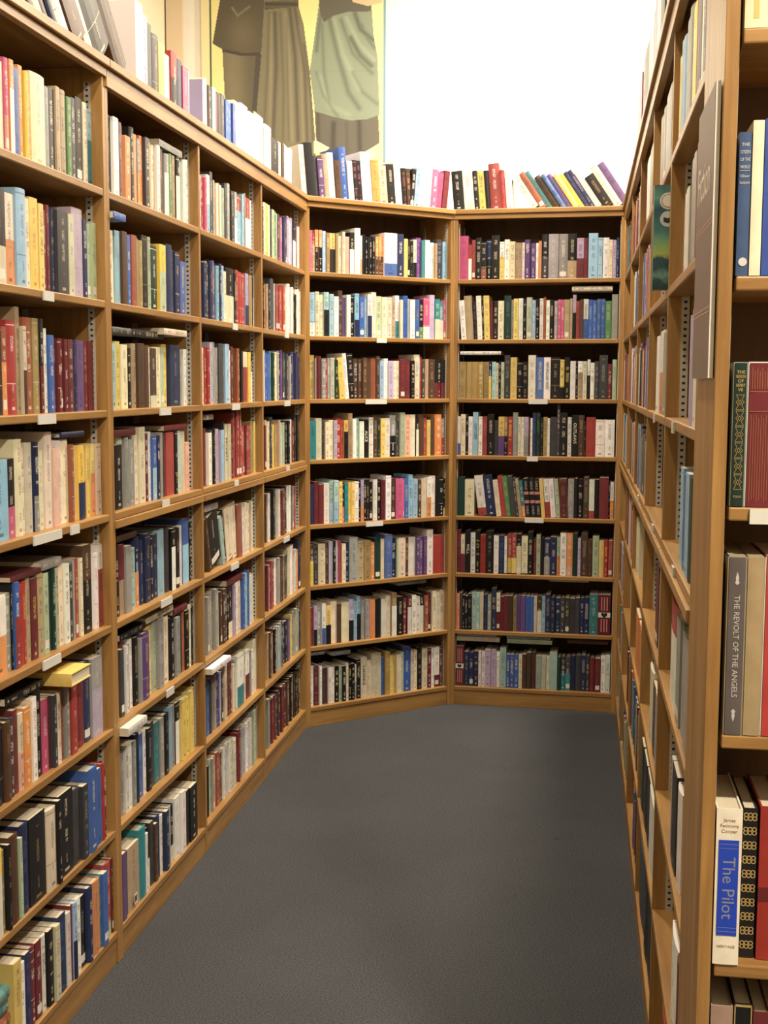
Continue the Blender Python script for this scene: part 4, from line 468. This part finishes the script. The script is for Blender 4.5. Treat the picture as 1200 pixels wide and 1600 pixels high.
for nm,(pl,zi,sbm,data) in BOOKS.items():
    base = nm.rstrip('0123456789'); z = ZL[zi] if zi>=0 else 2.31
    if base in BAYN: row = ('%s shelf of %s' if zi in (0,7) else '%s shelf down of %s')%(ORD[zi],BAYN[base])
    elif nm=='topleft': row='top of nearest left bookcase'
    elif nm in('topleftb','topleftc'): row='top of long left bookcase'
    elif nm=='topangled': row='top of angled corner bookcase'
    elif nm=='topback': row='top of far end bookcase'
    elif nm=='topright': row='top of right bookcase'
    else: row=('%s shelf of %s right bay' if zi in (0,7) else '%s shelf down of %s right bay')%(ORD[zi],{'5':'nearest','4':'second','3':'third','2':'fourth','1':'farthest'}[nm[5]])
    items = data.split(' ') if data else []
    for i,it in enumerate(items):
        s,w,h,code,sp,lean = it.split(','); s,w,h,sp,lean = int(s)/1000,int(w)/1000,int(h)/1000,int(sp),int(lean)
        b = make_spec(code, sp, max(.004,w-.0012), h)
        sb = sbm/1000 + (rng.uniform(-.005,.006) if pl!='R' else rng.uniform(-.001,.004))
        if lean:
            T=b.T; sc = s + T/2 if lean>0 else s+T/2
        else: sc = s+w/2
        hroom = .262 if zi>=0 else 9
        b.D = min(b.D, .2)
        b.title = TITLES.get('%s/%d'%(nm,i)); b.style = -1 if b.title else b.style
        place(b, pl, sc, z+.0003, sb, lean, row=row, order=i)
for k,(nm,a,c,zb,th,code,sb,tilt) in enumerate(FLAT):
    pl,zi = BOOKS[nm][0],BOOKS[nm][1]; base = nm.rstrip('0123456789')
    row = ('%s shelf of %s' if zi in (0,7) else '%s shelf down of %s')%(ORD[zi],BAYN[base])
    L = (c-a)/1000; b = make_spec(code, 0, th/1000, L, D=.14)
    b.T=max(.008,th/1000)
    place(b, pl, a/1000, zb/1000, sb/1000, flat=True, row=row, order=100+k)

# ---- which three hundred show largest: project every spine
cam = scene.camera; fpx = CAMP[0]
cm = cam.matrix_world.inverted()
def pix(p):
    q = cm @ Vector(p)
    if q.z > -.05: return None
    return (600+fpx*q.x/-q.z, 800-fpx*q.y/-q.z)
def area(b):
    pts=[pix(b.m @ Vector(v)) for v in ((-b.T/2,0,0),(b.T/2,0,0),(b.T/2,0,b.H),(-b.T/2,0,b.H))]
    if any(p is None for p in pts): return 0
    pts=[(min(1200,max(0,x)),min(1600,max(0,y))) for x,y in pts]
    a=0
    for i in range(4):
        x0,y0=pts[i]; x1,y1=pts[(i+1)%4]; a+=x0*y1-x1*y0
    a=abs(a)/2
    if b.pl=='R': a*=.5
    return a
for b in ALL: b.area = area(b) + (1e5 if getattr(b,'title',None) else 0)
N_END = 12   # individually built books elsewhere (end bookcase, face-out book, protruding book)
ALL = [b for b in ALL if b.area>0 or b.pl=='R']
ALL.sort(key=lambda b:-b.area)
KEEP = ALL[:300-N_END]; REST = ALL[300-N_END:]
# neighbours for the labels
rows={}
for b in ALL: rows.setdefault(b.row,[]).append(b)
for r in rows.values(): r.sort(key=lambda b:b.s)
def cname(b):
    a=PAL[b.code[0]][1]
    if len(b.code)>1 and b.split: return '%s-and-%s'%(a,PAL[b.code[1]][1])
    return a
def sname(b): return PAL[b.code[0]][1]
NUMW=['first','second','third','fourth','fifth','sixth','seventh','eighth','ninth','tenth','eleventh','twelfth','thirteenth','fourteenth','fifteenth','sixteenth','seventeenth','eighteenth','nineteenth','twentieth','twenty-first','twenty-second','twenty-third','twenty-fourth','twenty-fifth','twenty-sixth','twenty-seventh','twenty-eighth','twenty-ninth','thirtieth','thirty-first','thirty-second','thirty-third','thirty-fourth','thirty-fifth','thirty-sixth','thirty-seventh','thirty-eighth','thirty-ninth','fortieth']
def place_txt(b):
    return b.row.replace(' shelf down of ',' shelf down, ').replace(' shelf of ',' shelf, ')
labs={}
for b in KEEP:
    stand=[q for q in rows[b.row] if not q.flat]
    sz = 'thick ' if b.T>.05 else ('slim ' if b.T<.019 else '')
    if b.flat:
        lab='%s%s book lying flat on other books, %s'%(sz,cname(b),place_txt(b)); b.pos=None
    else:
        i=stand.index(b); b.pos=len(stand)-i
        if sum(1 for q in stand if q.code[0]==b.code[0])==1: lab='%s%s book, only %s one standing on %s'%(sz,cname(b),sname(b),place_txt(b).replace(',',''))
        else:
            l = sname(stand[i-1]) if i>0 else None; r = sname(stand[i+1]) if i<len(stand)-1 else None
            if l and r:
                nb = 'between %s and %s ones'%(l,r) if l!=r else 'between two %s ones'%l
            elif l: nb='at right end beside %s one'%l
            elif r: nb='at left end beside %s one'%r
            else: nb='standing alone'
            lab='%s%s book %s, %s'%(sz,cname(b),nb,place_txt(b))
    b.lab=lab; labs.setdefault(lab,[]).append(b)
used=set()
for lab,bs in labs.items():
    if len(bs)>1 or len(lab.split())>16:
        for b in bs:
            if b.pos:
                b.lab='%s book standing %s from right end, %s'%(cname(b),NUMW[b.pos-1],place_txt(b)) if b.pos>1 else '%s book standing at right end, %s'%(cname(b),place_txt(b))
            else:
                k=bs.index(b); bs2=sorted(bs,key=lambda q:q.s); k=bs2.index(b)
                b.lab=('left ' if k==0 else 'right ')+lab
SPM=[M_spine,M_board]
for b in KEEP:
    V,F,Mi,UV,PV,PF = book_geo(b)
    o = new_obj('book', fill_mesh('book',V,F,Mi,UV,attr_for(b,len(F)),SPM)); o.matrix_world = b.m
    tag(o, b.lab, 'book', 'books on the '+b.row)
    me = bpy.data.meshes.new('page_block'); me.from_pydata(PV,[],PF); new_obj('page_block', me, o, [M_pages])
    if getattr(b,'title',None):
        if b.title=='#heart':
            wb=plate('white_band',-b.T/2+.001,b.T/2-.001,b.H*.44,b.H*.56,M_slipwhite,o,y=-.0012)
            bm=bmesh.new(); R=b.T*.26
            pts=[(16*math.sin(a)**3/16*R,(13*math.cos(a)-5*math.cos(2*a)-2*math.cos(3*a)-math.cos(4*a))/16*R) for a in [2*math.pi*i/28 for i in range(28)]]
            bm.faces.new([bm.verts.new((x,-.0015,b.H*.5+z)) for x,z in pts]); me=bpy.data.meshes.new('heart'); bm.to_mesh(me); bm.free(); new_obj('heart',me,wb,[M_inkblack])
            for z0,z1 in ((.60,.94),(.08,.40)):
                for q in (-.22,0,.22): boxes('tooling',[(b.T*(q-.05),b.T*(q+.05),-.0011,-.0004,b.H*z0,b.H*z1)],M_inkpink,o)
            continue
        if b.title=='#child':
            for z0,z1 in ((.585,.66),(.36,.435)): plate('pink_band',-b.T/2+.0008,b.T/2-.0008,b.H*z0,b.H*z1,M_inkpink,o,y=-.001)
            text('CHILD',b.T*.62,M_inkpale,o,(0,-.0012,b.H*.82),rot=DOWN,maxw=b.H*.26); text('CHILD',b.T*.62,M_inkpale,o,(0,-.0012,b.H*.18),rot=DOWN,maxw=b.H*.26)
            continue
        text(b.title, min(.020,b.T*.75), M_inkblack if b.code[0] in 'cwlse' else M_slipwhite, o, (0,-.0004,b.H*.56), rot=DOWN, maxw=b.H*.66)
for b in KEEP:
    if b.row=='bottom shelf of second left bay' and b.code[0]=='b' and b.T>.04:
        o=[q for q in COL.objects if q.get('label')==b.lab][0]
        lb_=plate('white_label',-.010,.012,.012,.040,M_slipwhite,o,y=-.0042)
        for i in range(6): boxes('bar',[(-.007+i*.0028,-.0058+i*.0028,-.0046,-.0040,.018,.036)],M_inkblack,lb_)
# all the smaller books, one object
V=[];F=[];Mi=[];UV=[];AT={'cA':[],'cB':[],'ink':[],'prm':[],'prm2':[]}
for b in REST:
    v,f,mi,uv,pv,pf = book_geo(b); k=len(V)
    V += [b.m@Vector(p) for p in v]; F += [tuple(i+k for i in q) for q in f]; Mi+=mi; UV+=uv
    k=len(V); V += [b.m@Vector(p) for p in pv]; F += [tuple(i+k for i in q) for q in pf]; Mi+=[2]*6; UV+=[[(.5,.5)]*4]*6
    at=attr_for(b,len(f)+6)
    for kk in AT: AT[kk]+=at[kk]
if REST:
    o = new_obj('shelved_books', fill_mesh('shelved_books',V,F,Mi,UV,AT,[M_spine,M_board,M_pages]))
    tag(o,'the many small distant books filling the far shelves and the right-hand bays','books',kind='stuff')
print('books', len(ALL), 'kept', len(KEEP), 'rest', len(REST))

# ------------------------------------------------------------------ books built one by one
def single(code, T, H, D, pl, s, z, sb, label, group=None, hb=True, lean=0, notext=True, page=True, split=0, slip=None, colA=None, ink=None):
    b = make_spec(code, split, T, H, D=D, hb=hb)
    if notext: b.style = -1
    if colA: b.cA = b.cB = colA
    if ink: b.ink = ink
    place(b, pl, s, z, sb, lean)
    V,F,Mi,UV,PV,PF = book_geo(b)
    o = new_obj('book', fill_mesh('book',V,F,Mi,UV,attr_for(b,len(F)),SPM)); o.matrix_world = b.m
    tag(o, label, 'book', group)
    me = bpy.data.meshes.new('page_block'); me.from_pydata(PV,[],PF); new_obj('page_block', me, o, [M_pages])
    return o
def slipcase(o, T, H, D, mat, c=.002):
    """open-fronted case round a book: part of that book"""
    return boxes('slipcase', [(-T/2-c,-T/2-.0002,.003,D+.004,-.0002,H+c),(T/2+.0002,T/2+c,.003,D+.004,-.0002,H+c),(-T/2-c,T/2+c,.003,D+.004,H+.0002,H+c),(-T/2,T/2,D+.002,D+.004,0,H)], mat, parent=o)
GE='books on the end bookcase at right'
EY=.004
UPR=(math.pi/2,0,0); DOWN=(math.pi/2,math.pi/2,0)   # DOWN: reads from the top of the spine to its foot
# top row: two cream volumes
for i,(s,T) in enumerate(((.0385,.029),(.0695,.030))):
    o = single('c',T,.22,.15,'E',s,ZE[0]+.0005,EY+.002,['thick cream book at top right corner beside the wooden side panel','second cream book at top right corner, cut by the picture edge'][i],GE,colA=(.75,.66,.45))
    plate('ornament',-T*.12,T*.12,.012,.05,M_inkgold,o)
# second row
o = single('u',.0155,.184,.13,'E',.0305,ZE[1]+.0005,EY+.003,'slim dark blue book with silver title beside the right-hand side panel',GE,colA=(.045,.085,.19))
for i,l in enumerate(('THE','CITIZEN','OF THE','WORLD')): text(l,.0058,M_inksilver,o,(0,-.00025,.168-i*.0095),name='title',maxw=.0125)
plate('rule',-.0062,.0062,.1345,.1351,M_inksilver,o,y=-.0006)
for i,l in enumerate(('Oliver','Goldsmith')): text(l,.0052,M_inksilver,o,(0,-.00025,.128-i*.0085),name='author',maxw=.0125)
bm=bmesh.new(); bmesh.ops.create_cone(bm,cap_ends=True,segments=24,radius1=.0055,radius2=.0055,depth=.0006); bmesh.ops.rotate(bm,cent=(0,0,0),matrix=Matrix.Rotation(math.pi/2,3,'X'),verts=bm.verts); bmesh.ops.translate(bm,vec=(.0005,-.0006,.018),verts=bm.verts)
me=bpy.data.meshes.new('seal'); bm.to_mesh(me); bm.free(); new_obj('seal',me,o,[M_inksilver])
o = single('c',.0140,.198,.14,'E',.0462,ZE[1]+.0005,EY,'plain cream book between two blue ones at the right edge',GE,colA=(.78,.70,.52))
o = single('u',.034,.200,.15,'E',.0715,ZE[1]+.0005,EY,'royal blue book with a yellow panel at the right edge',GE,colA=(.04,.08,.33))
plate('panel',-.009,.012,.05,.155,M_inkyellow,o,y=-.0006)
# third row: two volumes in slipcases
o = single('d',.0155,.190,.13,'E',.0335,ZE[2]+.0008,EY,'dark green book with gold diamond ornaments in a pale slipcase',GE,colA=(.010,.028,.022))
slipcase(o,.0155,.190,.13,M_slipgreen,.0014)
for i,l in enumerate(('THE','REIGN','OF','HENRY','VII')): text(l,.0060,M_inkgold,o,(0,-.00025,.178-i*.0058),maxw=.0115)
def ornament(o, z, h, w):
    bm=bmesh.new(); t=.0004
    P=[(-w,h/2),(w,h/2),(w*.35,0+.0001),(w,-h/2),(-w,-h/2),(-w*.35,0)]
    def bar(a,b):
        a=Vector((a[0],0,a[1]));b=Vector((b[0],0,b[1])); d=(b-a); L=d.length; nrm=Vector((-d.z,0,d.x)).normalized()*t
        vs=[bm.verts.new(v) for v in (a-nrm,b-nrm,b+nrm,a+nrm)]; bm.faces.new(vs)
    q=[(-w,h/2),(w,h/2),(w*.4,h*.18),(w,0),(w*.4,-h*.18),(w,-h/2),(-w,-h/2),(-w*.4,-h*.18),(-w,0),(-w*.4,h*.18)]
    for i in range(len(q)): bar(q[i],q[(i+1)%len(q)])
    q=[(0,h*.16),(w*.42,0),(0,-h*.16),(-w*.42,0)]
    for i in range(4): bar(q[i],q[(i+1)%4])
    bmesh.ops.solidify(bm,geom=bm.faces[:],thickness=.0002)
    bmesh.ops.translate(bm,vec=(0,-.00025,z),verts=bm.verts)
    me=bpy.data.meshes.new('ornament'); bm.to_mesh(me); bm.free(); new_obj('ornament',me,o,[M_inkgold])
for i in range(6): ornament(o,.1385-i*.0212,.0195,.0052)
text('FOLIO',.0042,M_inkgold,o,(0,-.00025,.013),name='publisher',maxw=.0105)
o = single('m',.038,.190,.13,'E',.0640,ZE[2]+.0008,EY,'maroon book with fine gold lines in a white slipcase at right edge',GE,colA=(.15,.022,.030))
slipcase(o,.038,.190,.13,M_slipwhite,.0018)
bars=[]
for i in range(11):
    x=-.016+i*.0032
    bars.append((x,x+.0005,-.0006,-.0001,.006+(i%3)*.003,.122-(i%2)*.004)); bars.append((x,x+.0006,-.0006,-.0001,.156,.184-(i%2)*.005))
bars+=[(-.018,.018,-.0006,-.0001,.126,.1268),(-.018,.018,-.0006,-.0001,.152,.1528)]
boxes('gold_tooling',bars,M_inkgoldred,o)
# fourth row
o = single('x',.0215,.243,.15,'E',.0375,ZE[3]+.0008,EY,'dark grey slipcased book with white title reading down its spine',GE,colA=(.105,.090,.088))
slipcase(o,.0215,.243,.15,M_sliptan,.0018)
text('THE REVOLT OF THE ANGELS',.0105,M_inkpale,o,(0,-.00035,.122),rot=DOWN,maxw=.168)
def leaf(o,z,flip):
    bm=bmesh.new(); pts=[(0,.012),(.0022,.004),(.0016,0),(.003,-.003),(0,-.006),(-.003,-.003),(-.0016,0),(-.0022,.004)]
    bm.faces.new([bm.verts.new((x,0,y*flip)) for x,y in pts]); bmesh.ops.translate(bm,vec=(0,-.0004,z),verts=bm.verts)
    me=bpy.data.meshes.new('ornament'); bm.to_mesh(me); bm.free(); new_obj('ornament',me,o,[M_inkpale])
leaf(o,.212,1); leaf(o,.030,-1)
o = single('b',.0205,.243,.15,'E',.0613,ZE[3]+.0008,EY,'plain tan slipcased book with faded title, right of dark grey one',GE,colA=(.36,.27,.15),ink=(.42,.33,.2))
slipcase(o,.0205,.243,.15,M_sliptan,.0018)
o = single('r',.030,.245,.15,'E',.0905,ZE[3]+.0008,EY,'red slipcased book at right edge beside the tan one',GE,colA=(.42,.05,.045))
slipcase(o,.030,.243,.15,M_slipwhite,.0018)
# fifth row
o = single('w',.0345,.222,.165,'E',.0375,ZE[4]+.0008,.001,'thick white book with a blue panel and silver title',GE,colA=(.80,.74,.62))
for i,l in enumerate(('James','Fenimore','Cooper')): text(l,.0068,M_inkbrown,o,(0,-.00025,.206-i*.0078),name='author',maxw=.024)
plate('panel',-.0135,.0135,.042,.178,M_inkblue,o,y=-.0006,th=.0006)
text('The Pilot',.024,M_inksilverblue,o,(0,-.0008,.110),rot=DOWN,maxw=.108)
for q in ((.172,.1725),(.0475,.048),(.166,.1664),(.053,.0534)): boxes('panel_border',[(-.0125,.0125,-.0008,-.0005)+q],M_inksilverblue,o)
text('HERITAGE',.0052,M_inkbrown,o,(0,-.00025,.026),name='publisher',maxw=.026)
o = single('k',.0205,.215,.15,'E',.0685,ZE[4]+.0008,.028,'black book with bands of gold interlace beside the thick white one',GE,colA=(.012,.011,.012))
for k in range(10):
    z=.018+k*.0205; bm=bmesh.new()
    for i in range(3):
        for j in range(2):
            r=bmesh.ops.create_circle(bm,segments=10,radius=.0034)
            vs=r['verts']; es=list({e for v in vs for e in v.link_edges})
            bmesh.ops.translate(bm,vec=(-.0058+i*.0058,-.0016+j*.0052*1.0,0),verts=vs)
    # turn each ring into a flat band
    me0=[(v.co.x,v.co.y) for v in bm.verts]; bm.clear()
    for g in range(6):
        c=me0[g*10:(g+1)*10]; cx=sum(p[0] for p in c)/10; cy=sum(p[1] for p in c)/10
        inn=[bm.verts.new((cx+(x-cx)*.62,0,cy+(y-cy)*.62)) for x,y in c]; outv=[bm.verts.new((x,0,y)) for x,y in c]
        for i in range(10): bm.faces.new((outv[i],outv[(i+1)%10],inn[(i+1)%10],inn[i]))
    bmesh.ops.translate(bm,vec=(0,-.0004,z),verts=bm.verts)
    me=bpy.data.meshes.new('gold_band'); bm.to_mesh(me); bm.free(); new_obj('gold_band',me,o,[M_inkgold])
o = single('r',.030,.22,.15,'E',.0965,ZE[4]+.0008,.024,'brick red book at the right edge beside the black and gold one',GE,colA=(.30,.035,.025))
plate('band',-.015,.015,.085,.105,M_inkmaroon,o)
# lowest visible row
lowd=[('f',.030,.245,(.40,.28,.22)),('k',.026,.250,(.012,.012,.014)),('m',.022,.240,(.14,.03,.03)),('w',.026,.235,(.6,.56,.45)),('k',.03,.25,(.015,.015,.018))]
s=.024; lowlab=['dusty pink book in the bottom right corner against the side panel','black book with a gold framed spine in the bottom right corner']
for i,(c,T,H,col) in enumerate(lowd):
    if i<2:
        o=single(c,T,H,.15,'E',s+T/2,ZE[5]+.0008,.03,lowlab[i],GE,colA=col)
        if i==1: boxes('gold_frame',[(-.012,.012,-.0006,.0008,H-.004,H-.001),(-.012,-.0105,-.0006,.0008,0.02,H-.001),(.0105,.012,-.0006,.0008,0.02,H-.001)],M_inkgold,o)
    else:
        single(c,T,H,.15,'E',s+T/2,ZE[5]+.0008,.03,['maroon book in the bottom right corner, third from side panel','white book at the bottom right corner, fourth from side panel','last black book at the bottom right corner'][i-2],GE,colA=col)
    s+=T+.001

# ------------------------------------------------------------------ teal face-out book in the right bookcase
A,t,n,rz = frame('R')
TB_T=.03; TB_W=.15; TB_H=.222
b = make_spec('t',0,TB_T,TB_H,D=TB_W,hb=False); b.style=-1
r = A+t*2.955-n*.030
b.m = Matrix.Translation((r[0],r[1],1.7225)) @ Matrix.Rotation(rz,4,'Z')
V,F,Mi,UV,PV,PF = book_geo(b)
o = new_obj('book', fill_mesh('book',V,F,Mi,UV,attr_for(b,len(F)),[M_spine,M_board])); o.matrix_world=b.m
tag(o,'teal book with sea and cloud cover turned outward in the right bookcase','book')
me = bpy.data.meshes.new('page_block'); me.from_pydata(PV,[],PF); new_obj('page_block', me, o, [M_pages])
cv = boxes('front_cover',[(TB_T/2,TB_T/2+.0008,.001,TB_W,0,TB_H)],M_seacover,o)
def disc(name,y,z,rad,mat,seg=28,off=.0010):
    bm=bmesh.new(); vs=[bm.verts.new((TB_T/2+off,y+rad*math.cos(a),z+rad*math.sin(a))) for a in [2*math.pi*i/seg for i in range(seg)]]
    bm.faces.new(vs); me=bpy.data.meshes.new(name); bm.to_mesh(me); bm.free(); return new_obj(name,me,cv,[mat])
disc('award_seal',.030,.188,.0175,M_slipwhite,off=.0011); disc('award_seal',.030,.188,.0145,M_inkseal,off=.0013); disc('award_seal',.030,.188,.0125,M_slipwhite,off=.0015)
disc('award_seal',.030,.150,.0165,M_inksilver,off=.0011)
bm=bmesh.new(); bm.faces.new([bm.verts.new((TB_T/2+.0014,.030+y,.150+z)) for y,z in ((-.009,.004),(0,.001),(.009,.006),(.009,-.005),(0,-.009),(-.009,-.006))])
me=bpy.data.meshes.new('emblem'); bm.to_mesh(me); bm.free(); new_obj('emblem',me,cv,[M_inkdark])

# ------------------------------------------------------------------ yellow book lying across the near left row, jutting out
A,t,n,rz = frame('L')
YT=.030; b = make_spec('y',0,YT,.165,D=.115,hb=True); b.cA=b.cB=(.78,.56,.16); b.ink=(.5,.08,.04); b.style=-1
# spine faces back toward the camera end of the bay; fore-edge length runs along the shelf
r = A+t*(-.350)+n*(.165-.030)
V,F,Mi,UV,PV,PF = book_geo(b)
b.m = Matrix.Translation((r[0],r[1],.8225+YT/2)) @ Matrix.Rotation(rz-math.pi/2,4,'Z') @ Matrix.Rotation(math.radians(90),4,'Y')
o = new_obj('book', fill_mesh('book',V,F,Mi,UV,attr_for(b,len(F)),[M_spine,M_board])); o.matrix_world=b.m
tag(o,'yellow book lying flat and jutting out from the sixth shelf, near left bay','book')
me = bpy.data.meshes.new('page_block'); me.from_pydata(PV,[],PF); new_obj('page_block', me, o, [M_pages])

# stack of books lying flat at the left edge, bottom shelf
A,t,n,rz = frame('L')
zz=ZL[7]+.0005
for i,(c,T,lab) in enumerate((('u',.034,'blue book at the bottom of the flat stack, lower left corner'),('c',.022,'cream book lying second from the bottom in the lower left stack'),('h',.026,'rust brown book under the teal ones in the lower left stack'),('t',.030,'teal book lying below the topmost of the lower left stack'),('a',.030,'pale teal book on top of the flat stack, lower left corner'))):
    b=make_spec(c,0,T,.168,D=.14,hb=True)
    if c in 'ta': b.cA=b.cB=(.06,.20,.20) if c=='t' else (.14,.32,.31)
    q=A+t*(-.745)+n*(.012+.004*(i%2))
    b.m=Matrix.Translation((q[0],q[1],zz)) @ Matrix.Rotation(rz,4,'Z') @ Matrix.Translation((0,0,T/2)) @ Matrix.Rotation(math.radians(90),4,'Y')
    V,F,Mi,UV,PV,PF=book_geo(b)
    o=new_obj('book',fill_mesh('book',V,F,Mi,UV,attr_for(b,len(F)),SPM)); o.matrix_world=b.m; tag(o,lab,'book','flat stack at lower left')
    me=bpy.data.meshes.new('page_block'); me.from_pydata(PV,[],PF); new_obj('page_block',me,o,[M_pages]); zz+=T+.0008

# ------------------------------------------------------------------ sign on the end bookcase's side
A,t,n,rz = frame('R')
sg = tag(empty('sign',(A[0]+t[0]*3.80-n[0]*.0005, A[1]+t[1]*3.80-n[1]*.0005, 1.528),rz),'tall brown foam-board sign with white edge fixed to the right bookcase end','sign')
SW,SH=.235,.385
boxes('board',[(0,SW,-.0075,-.0012,0,SH)],M_foamedge,sg)
boxes('face',[(.0005,SW-.0005,-.0085,-.0076,.0005,SH-.0005)],M_signface,sg)
text('Fiction',.075,M_signtext,sg,(.105,-.0087,.275),maxw=.17)
boxes('line',[(.001,SW-.001,-.0088,-.0086,z,z+.0015) for z in (.205,.211,.088,.094)],M_signline,sg)

# ------------------------------------------------------------------ poster on the back wall
def poly_mask(X,Y,poly):
    ins=np.zeros(X.shape,bool); j=len(poly)-1
    for i in range(len(poly)):
        xi,yi=poly[i]; xj,yj=poly[j]
        c=((yi>Y)!=(yj>Y)); 
        with np.errstate(divide='ignore',invalid='ignore'): xx=(xj-xi)*(Y-yi)/(yj-yi+1e-9)+xi
        ins^=(c&(X<xx)); j=i
    return ins
NX,NY=300,420
px=np.linspace(160,1035,NX+1); py=np.linspace(-340,760,NY+1)
X,Y=np.meshgrid(px,py)
col=np.zeros(X.shape+(3,)); col[:]=(.80,.72,.33)
nz=np.sin(X*.05+np.sin(Y*.02)*2)*.5+.5
col*= (1+.03*nz)[...,None]
def fill(m,c,shade=None):
    c=np.array(c)[None,None,:]*np.ones(X.shape+(1,))
    if shade is not None: c=c*shade[...,None]
    col[m]=c[m]
# first figure: long coat and skirt
fill(poly_mask(X,Y,[(258,215),(270,480),(400,760),(405,500),(432,300),(440,240)]),(.17,.145,.09),.9+.25*np.sin((X-260)/30))
fill(poly_mask(X,Y,[(395,500),(415,250),(448,240),(432,520)]),(.06,.05,.045))
fill(poly_mask(X,Y,[(252,-620),(248,10),(213,198),(262,226),(350,242),(442,240),(462,70),(478,-620)]),(.115,.095,.06),.75+.45*np.exp(-((X-350)/70)**2-((Y-150)/90)**2))
fill(poly_mask(X,Y,[(262,222),(350,240),(436,238),(434,252),(350,254),(262,236)]),(.05,.042,.03))
fill(poly_mask(X,Y,[(300,35),(330,78),(395,30),(385,25),(332,65),(310,30)]),(.19,.16,.11))
# second figure: long pleated dress
def strokes(lines, base=1.0):
    sh=np.ones(X.shape)*base
    for pts,wd,am in lines:
        for (x0,y0),(x1,y1) in zip(pts[:-1],pts[1:]):
            dx,dy=x1-x0,y1-y0; t=np.clip(((X-x0)*dx+(Y-y0)*dy)/(dx*dx+dy*dy),0,1)
            d2=(X-x0-t*dx)**2+(Y-y0-t*dy)**2; sh=np.where(am<0,np.minimum(sh,base*(1+am*np.exp(-d2/wd**2))),np.maximum(sh,base*(1+am*np.exp(-d2/wd**2))))
    return sh
dr=strokes([([(505,60),(510,300),(492,640)],11,-.5),([(530,60),(545,400),(540,640)],7,-.3),([(575,40),(600,260),(612,640)],10,-.5),([(600,40),(645,330),(655,640)],9,-.45),([(480,60),(470,300),(448,640)],8,-.3),([(640,200),(675,450),(682,640)],8,-.4),([(560,80),(568,640)],5,-.25)])
lt=strokes([([(490,70),(482,640)],9,.28),([(555,60),(575,300),(585,640)],9,.3),([(620,120),(640,640)],7,.22)])
fill(poly_mask(X,Y,[(470,-620),(455,35),(440,260),(412,560),(410,760),(695,760),(692,620),(668,320),(640,110),(615,25),(610,-620)]),(.185,.165,.105),dr*lt)
fill(poly_mask(X,Y,[(460,8),(536,2),(615,0),(618,32),(540,36),(458,44)]),(.10,.085,.055),.8+.3*np.sin(Y/4))
# third figure: skirt, draped apron and a basket rim
us=strokes([([(780,560),(775,720)],13,-.55),([(900,540),(905,720)],12,-.55),([(705,520),(712,700)],10,-.4),([(840,560),(845,700)],8,-.2)])
fill(poly_mask(X,Y,[(690,495),(700,690),(800,760),(930,690),(997,650),(990,520)]),(.115,.105,.08),us)
ap=strokes([([(760,80),(800,250),(850,420),(900,490)],13,-.42),([(725,110),(735,330),(760,470)],9,-.3),([(700,330),(730,430),(800,530)],8,-.28),([(815,90),(870,240),(960,330)],10,-.35),([(880,60),(905,130),(965,180)],12,-.55),([(910,110),(930,160),(970,215)],9,-.4),([(860,170),(905,250),(955,295)],13,-.55),([(870,330),(920,420),(985,470)],10,-.3),([(700,230),(712,120),(722,60)],10,-.4)])
al=strokes([([(780,90),(820,240),(900,400)],14,.25),([(840,80),(900,200),(970,270)],10,.25),([(715,350),(760,480),(850,520)],14,.18)])
fill(poly_mask(X,Y,[(715,-620),(712,12),(690,170),(668,320),(692,505),(780,530),(860,547),(940,540),(997,520),(993,420),(985,250),(968,160),(958,30),(955,-620)]),(.22,.265,.195),ap*al)
fill(poly_mask(X,Y,[(712,12),(718,60),(735,100),(780,70),(850,52),(955,50),(955,-90),(715,-90)]),(.10,.095,.07))
fill(poly_mask(X,Y,[(850,-30),(870,8),(940,26),(1005,12),(1012,-30)]),(.70,.45,.27))
# shoes
fill(poly_mask(X,Y,[(685,640),(700,640),(760,672),(740,690),(688,700)])|poly_mask(X,Y,[(932,690),(975,672),(978,712),(955,730),(936,715)]),(.72,.66,.46))
# folds of the sheet
col[np.abs(Y-320)<2]*=.86
# border lines
col[(X<200)]=(.80,.73,.42); col[(X>=200)&(X<209)]=(.07,.11,.07); col[(X>1014)&(X<1025)]=(.16,.30,.42); col[X>=1025]=(.78,.76,.62)
PX0,PX1=POSTER_X; sc=(PX1-PX0)/(1035-160); PZ=POSTER_Z  # height of drawing row 0
verts=[(PX0+(x-160)*sc, 0, -y*sc) for y in py for x in px]
faces=[(j*(NX+1)+i,(j+1)*(NX+1)+i,(j+1)*(NX+1)+i+1,j*(NX+1)+i+1) for j in range(NY) for i in range(NX)]
me=bpy.data.meshes.new('print'); me.from_pydata(verts,[],faces)
ca=me.color_attributes.new('paint','FLOAT_COLOR','POINT'); ca.data.foreach_set('color',np.concatenate([col,np.ones(X.shape+(1,))],-1).reshape(-1).astype(np.float32))
pr = tag(empty('poster',(0,BWY-.012,PZ)),'large yellow poster of long-skirted figures hanging on the back wall','poster')
new_obj('print',me,pr,[M_poster])
boxes('backing',[(PX0,PX1,.0015,.008,-760*sc,340*sc)],M_posteredge,pr)
